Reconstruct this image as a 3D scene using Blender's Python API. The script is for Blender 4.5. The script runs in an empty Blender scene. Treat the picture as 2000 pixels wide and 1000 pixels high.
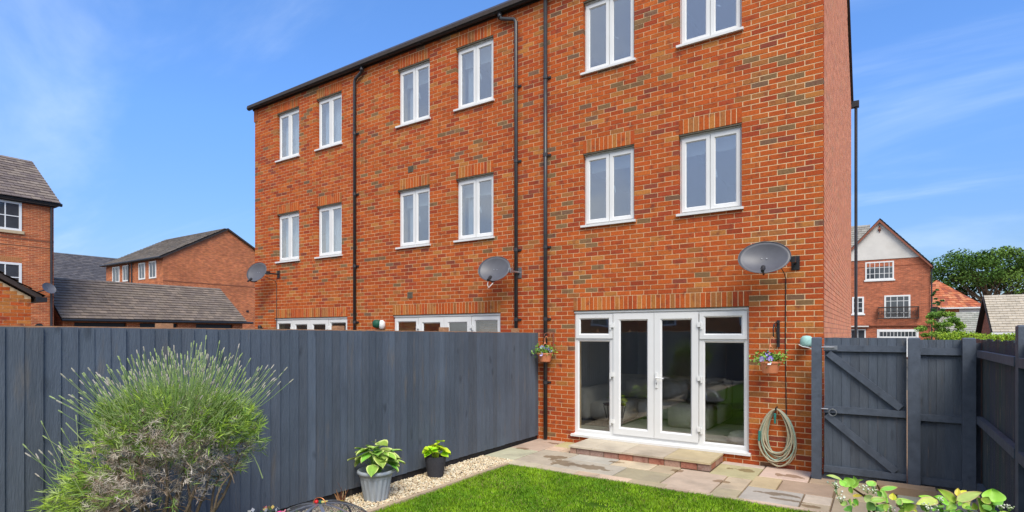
import bpy, math, random
import numpy as np
from mathutils import Vector, Matrix
random.seed(7)
rng = np.random.default_rng(11)
R = math.radians
sc = bpy.context.scene
COL = sc.collection

# ------------------------------------------------------------------ camera
cam = bpy.data.cameras.new('camera')
camo = bpy.data.objects.new('camera', cam)
COL.objects.link(camo)
sc.camera = camo
camo.location = (0, -8.4, 1.85)
camo.rotation_euler = (R(90), 0, R(33.617))
cam.sensor_width = 36
cam.lens = 1083 / 2000 * 36
cam.shift_y = (651 - 500) / 2000
cam.clip_start = 0.05
cam.clip_end = 5000

# ------------------------------------------------------------------ sky and sun
SUN_EL, SUN_AZ = 50.0, 137.0          # azimuth clockwise from +Y
world = bpy.data.worlds.new('World')
sc.world = world
world.use_nodes = True
nt = world.node_tree
nt.nodes.clear()
N = nt.nodes.new
L = nt.links.new
wout = N('ShaderNodeOutputWorld')
bg = N('ShaderNodeBackground')
bg.inputs['Strength'].default_value = 0.14
sky = N('ShaderNodeTexSky')
sky.sky_type = 'NISHITA'
sky.sun_disc = False
sky.sun_elevation = R(SUN_EL)
sky.sun_rotation = R(SUN_AZ)
sky.air_density = 1.0
sky.dust_density = 0.35
sky.ozone_density = 2.0
tc = N('ShaderNodeTexCoord')
sep = N('ShaderNodeSeparateXYZ')
L(tc.outputs['Generated'], sep.inputs[0])
def wmath(op, a, b=None, clamp=False):
    n = N('ShaderNodeMath'); n.operation = op; n.use_clamp = clamp
    for i, v in enumerate((a, b)):
        if v is None: continue
        if isinstance(v, (int, float)): n.inputs[i].default_value = v
        else: L(v, n.inputs[i])
    return n.outputs[0]
zc = wmath('MAXIMUM', sep.outputs[2], 0.0)
den = wmath('ADD', zc, 0.22)
px = wmath('DIVIDE', sep.outputs[0], den)
py = wmath('DIVIDE', sep.outputs[1], den)
comb = N('ShaderNodeCombineXYZ')
L(wmath('MULTIPLY', px, 0.45), comb.inputs[0]); L(wmath('MULTIPLY', py, 1.1), comb.inputs[1])
nz = N('ShaderNodeTexNoise'); nz.inputs['Scale'].default_value = 1.5; nz.inputs['Detail'].default_value = 8
nz.inputs['Roughness'].default_value = 0.55; nz.inputs['Distortion'].default_value = 0.5
L(comb.outputs[0], nz.inputs['Vector'])
wisp = N('ShaderNodeMapRange'); wisp.interpolation_type = 'SMOOTHSTEP'
wisp.inputs['From Min'].default_value = 0.47; wisp.inputs['From Max'].default_value = 0.80
wisp.inputs['To Max'].default_value = 0.55
L(nz.outputs['Fac'], wisp.inputs['Value'])
# broken cloud over the half of the sky behind the photographer (it shows in the upstairs panes)
nz2 = N('ShaderNodeTexNoise'); nz2.inputs['Scale'].default_value = 1.1; nz2.inputs['Detail'].default_value = 6
comb2 = N('ShaderNodeCombineXYZ'); L(px, comb2.inputs[0]); L(py, comb2.inputs[1])
L(comb2.outputs[0], nz2.inputs['Vector'])
south = N('ShaderNodeMapRange'); south.interpolation_type = 'SMOOTHSTEP'
south.inputs['From Min'].default_value = 0.10; south.inputs['From Max'].default_value = -0.55
L(sep.outputs[1], south.inputs['Value'])
cl2 = N('ShaderNodeMapRange'); cl2.interpolation_type = 'SMOOTHSTEP'
cl2.inputs['From Min'].default_value = 0.40; cl2.inputs['From Max'].default_value = 0.62
cl2.inputs['To Max'].default_value = 0.85; cl2.inputs['To Min'].default_value = 0.45
L(nz2.outputs['Fac'], cl2.inputs['Value'])
cm = wmath('MULTIPLY', south.outputs[0], cl2.outputs[0])
elev = N('ShaderNodeValToRGB')
elev.color_ramp.elements[0].position = 0.0; elev.color_ramp.elements[0].color = (0.50, 0.36, 0.33, 1)
elev.color_ramp.elements[1].position = 0.62; elev.color_ramp.elements[1].color = (1.0, 1.0, 1.0, 1)
e2 = elev.color_ramp.elements.new(0.12); e2.color = (0.62, 0.52, 0.50, 1)
e3 = elev.color_ramp.elements.new(0.33); e3.color = (0.85, 0.82, 0.85, 1)
L(zc, elev.inputs[0])
tint0 = N('ShaderNodeMix'); tint0.data_type = 'RGBA'; tint0.blend_type = 'MULTIPLY'; tint0.inputs[0].default_value = 1
L(sky.outputs[0], tint0.inputs[6]); L(elev.outputs[0], tint0.inputs[7])
tint = N('ShaderNodeMix'); tint.data_type = 'RGBA'; tint.blend_type = 'MULTIPLY'; tint.inputs[0].default_value = 1
L(tint0.outputs[2], tint.inputs[6]); tint.inputs[7].default_value = (0.72, 1.05, 1.42, 1)
m1 = N('ShaderNodeMix'); m1.data_type = 'RGBA'
L(wisp.outputs[0], m1.inputs[0]); L(tint.outputs[2], m1.inputs[6]); m1.inputs[7].default_value = (4.6, 5.4, 6.4, 1)
m2 = N('ShaderNodeMix'); m2.data_type = 'RGBA'
L(cm, m2.inputs[0]); L(m1.outputs[2], m2.inputs[6]); m2.inputs[7].default_value = (6.3, 6.3, 6.3, 1)
L(m2.outputs[2], bg.inputs['Color'])
L(bg.outputs[0], wout.inputs[0])

sun = bpy.data.lights.new('sun', 'SUN')
suno = bpy.data.objects.new('sun', sun)
COL.objects.link(suno)
sun.energy = 2.5
sun.angle = R(32)
sun.color = (1.0, 0.94, 0.84)
d = Vector((math.sin(R(SUN_AZ)) * math.cos(R(SUN_EL)), math.cos(R(SUN_AZ)) * math.cos(R(SUN_EL)), math.sin(R(SUN_EL))))
suno.rotation_euler = d.to_track_quat('Z', 'Y').to_euler()

sc.view_settings.view_transform = 'Standard'
sc.view_settings.look = 'None'
sc.view_settings.gamma = 1
sc.view_settings.use_curve_mapping = False
sc.view_settings.exposure = 0.56
sc.cycles.transparent_max_bounces = 24
sc.cycles.max_bounces = 8

# ------------------------------------------------------------------ materials
def mat(name, col=(0.5, 0.5, 0.5), rough=0.7, tintattr=False, noise=None, bump=None, spec=0.3, metal=0.0,
        stretch=(1, 1, 1), noise2=None, emit=None):
    """noise=(scale, amount)  noise2=(scale, colour, lo, hi) second tone; bump=(scale, strength, distance)"""
    m = bpy.data.materials.new(name); m.use_nodes = True
    t = m.node_tree; b = t.nodes['Principled BSDF']
    b.inputs['Roughness'].default_value = rough
    b.inputs['Specular IOR Level'].default_value = spec
    b.inputs['Metallic'].default_value = metal
    geo = t.nodes.new('ShaderNodeNewGeometry')
    mp = t.nodes.new('ShaderNodeMapping'); mp.inputs['Scale'].default_value = stretch
    t.links.new(geo.outputs['Position'], mp.inputs['Vector'])
    if tintattr:
        a = t.nodes.new('ShaderNodeAttribute'); a.attribute_name = 'tint'; c = a.outputs['Color']
    else:
        a = t.nodes.new('ShaderNodeRGB'); a.outputs[0].default_value = (*col, 1); c = a.outputs[0]
    if noise2:
        n = t.nodes.new('ShaderNodeTexNoise'); n.inputs['Scale'].default_value = noise2[0]; n.inputs['Detail'].default_value = 5
        t.links.new(mp.outputs[0], n.inputs['Vector'])
        r = t.nodes.new('ShaderNodeMapRange'); r.inputs['From Min'].default_value = noise2[2]; r.inputs['From Max'].default_value = noise2[3]
        t.links.new(n.outputs['Fac'], r.inputs['Value'])
        x = t.nodes.new('ShaderNodeMix'); x.data_type = 'RGBA'; x.inputs[7].default_value = (*noise2[1], 1)
        t.links.new(r.outputs[0], x.inputs[0]); t.links.new(c, x.inputs[6]); c = x.outputs[2]
    if noise:
        n = t.nodes.new('ShaderNodeTexNoise'); n.inputs['Scale'].default_value = noise[0]; n.inputs['Detail'].default_value = 6
        n.inputs['Roughness'].default_value = 0.65
        t.links.new(mp.outputs[0], n.inputs['Vector'])
        r = t.nodes.new('ShaderNodeMapRange')
        r.inputs['From Min'].default_value = 0.3; r.inputs['From Max'].default_value = 0.7
        r.inputs['To Min'].default_value = 1 - noise[1]; r.inputs['To Max'].default_value = 1 + noise[1]
        t.links.new(n.outputs['Fac'], r.inputs['Value'])
        x = t.nodes.new('ShaderNodeVectorMath'); x.operation = 'SCALE'
        t.links.new(c, x.inputs[0]); t.links.new(r.outputs[0], x.inputs['Scale']); c = x.outputs[0]
    t.links.new(c, b.inputs['Base Color'])
    if bump:
        n = t.nodes.new('ShaderNodeTexNoise'); n.inputs['Scale'].default_value = bump[0]; n.inputs['Detail'].default_value = 6
        t.links.new(mp.outputs[0], n.inputs['Vector'])
        bp = t.nodes.new('ShaderNodeBump'); bp.inputs['Strength'].default_value = bump[1]; bp.inputs['Distance'].default_value = bump[2]
        t.links.new(n.outputs['Fac'], bp.inputs['Height']); t.links.new(bp.outputs[0], b.inputs['Normal'])
    if emit:
        b.inputs['Emission Color'].default_value = (*emit, 1); b.inputs['Emission Strength'].default_value = 1
    return m

def brick_tex_mat(name, c1, c2, mortar, sx=1.0):
    m = bpy.data.materials.new(name); m.use_nodes = True
    t = m.node_tree; b = t.nodes['Principled BSDF']; b.inputs['Roughness'].default_value = 0.85
    geo = t.nodes.new('ShaderNodeNewGeometry'); s = t.nodes.new('ShaderNodeSeparateXYZ')
    t.links.new(geo.outputs['Position'], s.inputs[0])
    ad = t.nodes.new('ShaderNodeMath'); ad.operation = 'ADD'
    t.links.new(s.outputs[0], ad.inputs[0]); t.links.new(s.outputs[1], ad.inputs[1])
    cb = t.nodes.new('ShaderNodeCombineXYZ'); t.links.new(ad.outputs[0], cb.inputs[0]); t.links.new(s.outputs[2], cb.inputs[1])
    bt = t.nodes.new('ShaderNodeTexBrick'); bt.inputs['Scale'].default_value = 1
    bt.inputs['Brick Width'].default_value = 0.225; bt.inputs['Row Height'].default_value = 0.075
    bt.inputs['Mortar Size'].default_value = 0.006; bt.inputs['Mortar Smooth'].default_value = 0.2
    bt.inputs['Color1'].default_value = (*c1, 1); bt.inputs['Color2'].default_value = (*c2, 1); bt.inputs['Mortar'].default_value = (*mortar, 1)
    t.links.new(cb.outputs[0], bt.inputs['Vector'])
    n = t.nodes.new('ShaderNodeTexNoise'); n.inputs['Scale'].default_value = 0.7; n.inputs['Detail'].default_value = 8
    n.inputs['Roughness'].default_value = 0.7
    t.links.new(geo.outputs['Position'], n.inputs['Vector'])
    r = t.nodes.new('ShaderNodeMapRange'); r.inputs['From Min'].default_value = 0.3; r.inputs['From Max'].default_value = 0.7
    r.inputs['To Min'].default_value = 0.78; r.inputs['To Max'].default_value = 1.15
    t.links.new(n.outputs['Fac'], r.inputs['Value'])
    mp = t.nodes.new('ShaderNodeMapping'); mp.inputs['Scale'].default_value = (1.6, 1.6, 5.0)
    t.links.new(geo.outputs['Position'], mp.inputs['Vector'])
    n3 = t.nodes.new('ShaderNodeTexNoise'); n3.inputs['Scale'].default_value = 2.2; n3.inputs['Detail'].default_value = 3
    t.links.new(mp.outputs[0], n3.inputs['Vector'])
    r3 = t.nodes.new('ShaderNodeMapRange'); r3.inputs['From Min'].default_value = 0.35; r3.inputs['From Max'].default_value = 0.65
    r3.inputs['To Min'].default_value = 0.78; r3.inputs['To Max'].default_value = 1.22
    t.links.new(n3.outputs['Fac'], r3.inputs['Value'])
    mu = t.nodes.new('ShaderNodeMath'); mu.operation = 'MULTIPLY'
    t.links.new(r.outputs[0], mu.inputs[0]); t.links.new(r3.outputs[0], mu.inputs[1])
    x = t.nodes.new('ShaderNodeVectorMath'); x.operation = 'SCALE'
    t.links.new(bt.outputs['Color'], x.inputs[0]); t.links.new(mu.outputs[0], x.inputs['Scale'])
    t.links.new(x.outputs[0], b.inputs['Base Color'])
    return m

def glass_mat(name, base=0.10, tr=(0.93, 0.95, 0.95)):
    m = bpy.data.materials.new(name); m.use_nodes = True
    t = m.node_tree; t.nodes.clear()
    o = t.nodes.new('ShaderNodeOutputMaterial'); mx = t.nodes.new('ShaderNodeMixShader')
    tr_ = t.nodes.new('ShaderNodeBsdfTransparent'); tr_.inputs[0].default_value = (*tr, 1)
    gl = t.nodes.new('ShaderNodeBsdfGlossy'); gl.inputs['Roughness'].default_value = 0.015
    gl.inputs['Color'].default_value = (0.95, 0.97, 1, 1)
    lw = t.nodes.new('ShaderNodeLayerWeight'); lw.inputs['Blend'].default_value = 0.5
    p = t.nodes.new('ShaderNodeMath'); p.operation = 'POWER'; p.inputs[1].default_value = 4.0
    t.links.new(lw.outputs['Facing'], p.inputs[0])
    r = t.nodes.new('ShaderNodeMapRange'); r.inputs['To Min'].default_value = base; r.inputs['To Max'].default_value = 0.95
    t.links.new(p.outputs[0], r.inputs['Value'])
    n = t.nodes.new('ShaderNodeTexNoise'); n.inputs['Scale'].default_value = 1.4
    g = t.nodes.new('ShaderNodeNewGeometry'); t.links.new(g.outputs['Position'], n.inputs['Vector'])
    bp = t.nodes.new('ShaderNodeBump'); bp.inputs['Strength'].default_value = 0.15; bp.inputs['Distance'].default_value = 0.01
    t.links.new(n.outputs['Fac'], bp.inputs['Height']); t.links.new(bp.outputs[0], gl.inputs['Normal'])
    t.links.new(r.outputs[0], mx.inputs[0]); t.links.new(tr_.outputs[0], mx.inputs[1]); t.links.new(gl.outputs[0], mx.inputs[2])
    t.links.new(mx.outputs[0], o.inputs[0])
    return m

M = {}
M['brick'] = mat('brick', tintattr=True, rough=0.85, noise=(38, 0.22), noise2=(8, (0.17, 0.045, 0.03), 0.54, 0.80), bump=(160, 0.5, 0.003), spec=0.15)
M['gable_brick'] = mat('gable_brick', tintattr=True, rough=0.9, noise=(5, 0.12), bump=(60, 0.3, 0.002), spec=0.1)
M['mortar'] = mat('mortar', (0.70, 0.50, 0.29), rough=0.95, noise=(30, 0.18), bump=(200, 0.5, 0.002), spec=0.1)
M['side_mortar'] = mat('side_mortar', (0.68, 0.42, 0.30), rough=0.95, noise=(25, 0.2))
M['upvc'] = mat('white_upvc', (0.73, 0.73, 0.715), rough=0.32, noise=(3, 0.03), spec=0.5)
M['upvc_far'] = mat('far_white_paint', (0.78, 0.78, 0.76), rough=0.5, noise=(2, 0.04))
M['glass'] = glass_mat('window_glass', 0.19, (0.80, 0.86, 0.90))
M['door_glass'] = glass_mat('door_glass', 0.11)
M['far_glass'] = mat('far_glass', (0.05, 0.06, 0.07), rough=0.06, spec=0.8, noise=(1.5, 0.2))
M['black'] = mat('black_plastic', (0.022, 0.023, 0.026), rough=0.42, noise=(12, 0.25), spec=0.45)
M['pipe'] = mat('black_pipe', (0.032, 0.032, 0.036), rough=0.38, noise=(10, 0.25), spec=0.5)
M['lead'] = mat('grey_lintel', (0.14, 0.12, 0.085), rough=0.7, noise=(14, 0.25))
M['fence'] = mat('painted_fence', tintattr=True, rough=0.62, noise=(5, 0.13), noise2=(2.4, (0.15, 0.125, 0.10), 0.60, 0.88),
                 bump=(22, 0.65, 0.007), stretch=(5, 5, 0.7), spec=0.3)
M['fence_worn'] = mat('worn_painted_fence', tintattr=True, rough=0.7, noise=(8, 0.2), noise2=(3.0, (0.36, 0.27, 0.20), 0.64, 0.70),
                 bump=(26, 0.8, 0.006), stretch=(24, 24, 0.8), spec=0.2)
M['rail'] = mat('painted_rail', (0.080, 0.097, 0.126), rough=0.6, noise=(9, 0.2), bump=(22, 0.5, 0.005), spec=0.35)
M['raw_wood'] = mat('raw_wood', (0.36, 0.19, 0.10), rough=0.85, noise=(14, 0.3), stretch=(1, 1, 4))
M['slab'] = mat('sandstone', tintattr=True, rough=0.8, noise=(3.2, 0.14), noise2=(1.7, (0.30, 0.25, 0.19), 0.55, 0.8), bump=(11, 0.7, 0.012), spec=0.2)
M['joint'] = mat('joint_mortar', (0.22, 0.155, 0.095), rough=0.95, noise=(22, 0.25), bump=(90, 0.5, 0.004))
M['grass'] = mat('grass_blades', tintattr=True, rough=0.55, noise=(2.2, 0.28), spec=0.2)
M['soil_green'] = mat('turf_base', (0.055, 0.115, 0.012), rough=1, noise=(4, 0.5), noise2=(1.9, (0.10, 0.075, 0.045), 0.62, 0.75), spec=0.0)
M['soil'] = mat('soil', (0.045, 0.032, 0.022), rough=1, noise=(60, 0.4), bump=(60, 0.8, 0.01), spec=0.05)
M['ground'] = mat('ground', (0.13, 0.12, 0.10), rough=1, noise=(0.6, 0.3), spec=0.05)
M['gravel'] = mat('gravel', tintattr=True, rough=0.85, noise=(60, 0.12), spec=0.2)
M['gravel_bed'] = mat('gravel_bed', (0.36, 0.29, 0.20), rough=1, noise=(40, 0.5), bump=(70, 1, 0.01))
M['leaf'] = mat('leaf', tintattr=True, rough=0.45, noise=(14, 0.16), spec=0.35)
M['foliage'] = mat('foliage', tintattr=True, rough=0.65, noise=(3, 0.2), spec=0.15)
M['bark'] = mat('bark', (0.16, 0.115, 0.075), rough=0.9, noise=(30, 0.4), bump=(50, 0.8, 0.01))
M['terracotta'] = mat('terracotta_plastic', (0.66, 0.235, 0.11), rough=0.55, noise=(9, 0.1))
M['grey_pot'] = mat('grey_plastic', (0.36, 0.395, 0.43), rough=0.5, noise=(6, 0.08))
M['dark_pot'] = mat('dark_pot', (0.045, 0.045, 0.052), rough=0.85, noise=(90, 0.35), bump=(120, 0.5, 0.003))
M['dish'] = mat('mesh_dish', (0.095, 0.095, 0.108), rough=0.45, noise=(9, 0.1), spec=0.5)
M['metal'] = mat('galvanised', (0.42, 0.43, 0.45), rough=0.4, metal=0.8, noise=(30, 0.15))
M['white_plastic'] = mat('white_plastic', (0.75, 0.75, 0.73), rough=0.4)
M['hose'] = mat('hose', tintattr=True, rough=0.45, noise=(20, 0.12), spec=0.4)
M['teal'] = mat('teal', (0.03, 0.20, 0.17), rough=0.5, noise=(20, 0.15))
M['pale_teal'] = mat('pale_teal_cloth', (0.33, 0.55, 0.50), rough=0.8, noise=(30, 0.15))
M['green_plastic'] = mat('dark_green_plastic', (0.012, 0.085, 0.05), rough=0.55, noise=(20, 0.2))
M['plaster'] = mat('plaster', (0.55, 0.54, 0.51), rough=0.9, noise=(2, 0.05))
M['carpet'] = mat('room_floor', (0.20, 0.17, 0.14), rough=0.95, noise=(8, 0.15))
M['curtain'] = mat('net_curtain', (0.74, 0.74, 0.72), rough=0.9, noise=(4, 0.05))
M['blind'] = mat('cream_blind', (0.66, 0.62, 0.54), rough=0.85, noise=(5, 0.05))
M['woodblind'] = mat('wooden_blind', (0.42, 0.25, 0.11), rough=0.6, noise=(12, 0.15))
M['sofa'] = mat('cream_fabric', (0.62, 0.57, 0.48), rough=0.95, noise=(8, 0.12), bump=(40, 0.3, 0.004))
M['tile_grey'] = mat('grey_roof_tile', tintattr=True, rough=0.85, noise=(3.5, 0.14), spec=0.15)
M['far_brick'] = brick_tex_mat('far_brick', (0.52, 0.135, 0.038), (0.38, 0.085, 0.03), (0.60, 0.36, 0.19))
M['far_brick_dark'] = brick_tex_mat('far_brick_dark', (0.48, 0.125, 0.05), (0.34, 0.085, 0.038), (0.42, 0.24, 0.15))
M['band'] = mat('brick_band', (0.24, 0.085, 0.045), rough=0.9, noise=(10, 0.2))
M['stone_sill'] = mat('buff_stone', (0.52, 0.40, 0.25), rough=0.85, noise=(8, 0.12))
M['render'] = mat('white_render', (0.66, 0.63, 0.58), rough=0.9, noise=(1.2, 0.07), noise2=(0.5, (0.5, 0.46, 0.41), 0.55, 0.9))
M['fascia'] = mat('dark_fascia', (0.05, 0.038, 0.032), rough=0.6, noise=(8, 0.2))
M['redwood'] = mat('red_brown_barge', (0.26, 0.09, 0.055), rough=0.7, noise=(8, 0.2))
M['wire'] = mat('grey_wire', (0.10, 0.10, 0.11), rough=0.4, metal=0.3, noise=(20, 0.1))
M['copper'] = mat('copper', (0.55, 0.22, 0.09), rough=0.35, metal=0.6, noise=(20, 0.1))
M['red'] = mat('red_glaze', (0.6, 0.02, 0.02), rough=0.3, noise=(20, 0.1))
M['petal'] = mat('petal', tintattr=True, rough=0.6, noise=(60, 0.12))
M['wood_dark'] = mat('dark_table_wood', (0.09, 0.05, 0.03), rough=0.5, noise=(10, 0.2))

def add_knots(m, sc_, dark):
    t = m.node_tree; b = t.nodes['Principled BSDF']; src = b.inputs['Base Color'].links[0].from_socket
    g = t.nodes.new('ShaderNodeNewGeometry'); mp = t.nodes.new('ShaderNodeMapping'); mp.inputs['Scale'].default_value = sc_
    t.links.new(g.outputs['Position'], mp.inputs['Vector'])
    nn = t.nodes.new('ShaderNodeTexNoise'); nn.inputs['Scale'].default_value = 3.0
    t.links.new(mp.outputs[0], nn.inputs['Vector'])
    ad = t.nodes.new('ShaderNodeMix'); ad.data_type = 'RGBA'; ad.blend_type = 'ADD'; ad.inputs[0].default_value = 0.25
    t.links.new(mp.outputs[0], ad.inputs[6]); t.links.new(nn.outputs['Color'], ad.inputs[7])
    v = t.nodes.new('ShaderNodeTexVoronoi'); v.inputs['Scale'].default_value = 1.0
    t.links.new(ad.outputs[2], v.inputs['Vector'])
    r = t.nodes.new('ShaderNodeMapRange'); r.inputs['From Min'].default_value = 0.05; r.inputs['From Max'].default_value = 0.16
    r.inputs['To Min'].default_value = dark; r.inputs['To Max'].default_value = 1.0
    t.links.new(v.outputs['Distance'], r.inputs['Value'])
    n2 = t.nodes.new('ShaderNodeTexNoise'); n2.inputs['Scale'].default_value = 1.1; n2.inputs['Detail'].default_value = 5
    t.links.new(g.outputs['Position'], n2.inputs['Vector'])
    r2 = t.nodes.new('ShaderNodeMapRange'); r2.inputs['From Min'].default_value = 0.35; r2.inputs['From Max'].default_value = 0.7
    r2.inputs['To Min'].default_value = 0.90; r2.inputs['To Max'].default_value = 1.12
    t.links.new(n2.outputs['Fac'], r2.inputs['Value'])
    mu = t.nodes.new('ShaderNodeMath'); mu.operation = 'MULTIPLY'; t.links.new(r.outputs[0], mu.inputs[0]); t.links.new(r2.outputs[0], mu.inputs[1])
    x = t.nodes.new('ShaderNodeVectorMath'); x.operation = 'SCALE'; t.links.new(src, x.inputs[0]); t.links.new(mu.outputs[0], x.inputs['Scale'])
    t.links.new(x.outputs[0], b.inputs['Base Color'])
add_knots(M['fence'], (5.0, 5.0, 2.0), 0.62)
add_knots(M['rail'], (6.0, 6.0, 6.0), 0.75)

# stains of damp on the paving: blotches with outlines of their own
def add_stains(m, spots):
    t = m.node_tree; b = t.nodes['Principled BSDF']
    src = b.inputs['Base Color'].links[0].from_socket
    g = t.nodes.new('ShaderNodeNewGeometry')
    n = t.nodes.new('ShaderNodeTexNoise'); n.inputs['Scale'].default_value = 6.5; n.inputs['Detail'].default_value = 4
    t.links.new(g.outputs['Position'], n.inputs['Vector'])
    acc = None
    def mth(op, a, b_, clamp=False):
        k = t.nodes.new('ShaderNodeMath'); k.operation = op; k.use_clamp = clamp
        for i, v in enumerate((a, b_)):
            if isinstance(v, (int, float)): k.inputs[i].default_value = v
            else: t.links.new(v, k.inputs[i])
        return k.outputs[0]
    s = t.nodes.new('ShaderNodeSeparateXYZ'); t.links.new(g.outputs['Position'], s.inputs[0])
    for (x, y, rx, ry) in spots:
        dx = mth('DIVIDE', mth('SUBTRACT', s.outputs[0], x), rx * 1.2); dy = mth('DIVIDE', mth('SUBTRACT', s.outputs[1], y), ry * 1.2)
        d2 = mth('ADD', mth('MULTIPLY', dx, dx), mth('MULTIPLY', dy, dy))
        v = mth('SUBTRACT', mth('SUBTRACT', mth('MULTIPLY', n.outputs['Fac'], 4.5), 1.3), d2)
        acc = v if acc is None else mth('MAXIMUM', acc, v)
    f = t.nodes.new('ShaderNodeMapRange'); f.inputs['From Min'].default_value = 0.22; f.inputs['From Max'].default_value = 0.34
    f.inputs['To Max'].default_value = 0.8
    t.links.new(acc, f.inputs['Value'])
    x = t.nodes.new('ShaderNodeMix'); x.data_type = 'RGBA'; x.blend_type = 'MULTIPLY'
    t.links.new(f.outputs[0], x.inputs[0]); t.links.new(src, x.inputs[6]); x.inputs[7].default_value = (0.42, 0.33, 0.24, 1)
    t.links.new(x.outputs[2], b.inputs['Base Color'])
    rr = t.nodes.new('ShaderNodeMapRange'); rr.inputs['To Min'].default_value = 0.8; rr.inputs['To Max'].default_value = 0.6
    t.links.new(f.outputs[0], rr.inputs['Value']); t.links.new(rr.outputs[0], b.inputs['Roughness'])
add_stains(M['slab'], [(-4.05, -1.15, .17, .12), (-3.75, -1.42, .24, .15), (-3.35, -1.40, .25, .12), (-1.55, -0.45, .14, .10),
                       (-1.66, -1.18, .10, .07), (-0.98, -1.40, .26, .06), (-1.0, -0.42, .16, .09), (-0.85, -1.58, .2, .04),
                       (-4.8, -0.9, .10, .06), (-2.3, -0.95, .09, .07), (-0.6, -1.7, .1, .06), (-3.2, -0.93, .14, .05), (-4.6, -0.25, .16, .05)])

# ------------------------------------------------------------------ mesh helpers
ORG = {}
def link(o, parent=None):
    COL.objects.link(o)
    if parent is not None: o.parent = parent
    return o
def tag(o, label=None, cat=None, group=None, kind=None):
    if label: o['label'] = label
    if cat: o['category'] = cat
    if group: o['group'] = group
    if kind: o['kind'] = kind
    return o
def thing(name, label, cat, loc=(0, 0, 0), group=None):
    o = bpy.data.objects.new(name, None); o.empty_display_size = 0.1
    COL.objects.link(o); o.location = loc; ORG[o.name] = Vector(loc)
    return tag(o, label, cat, group)

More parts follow.
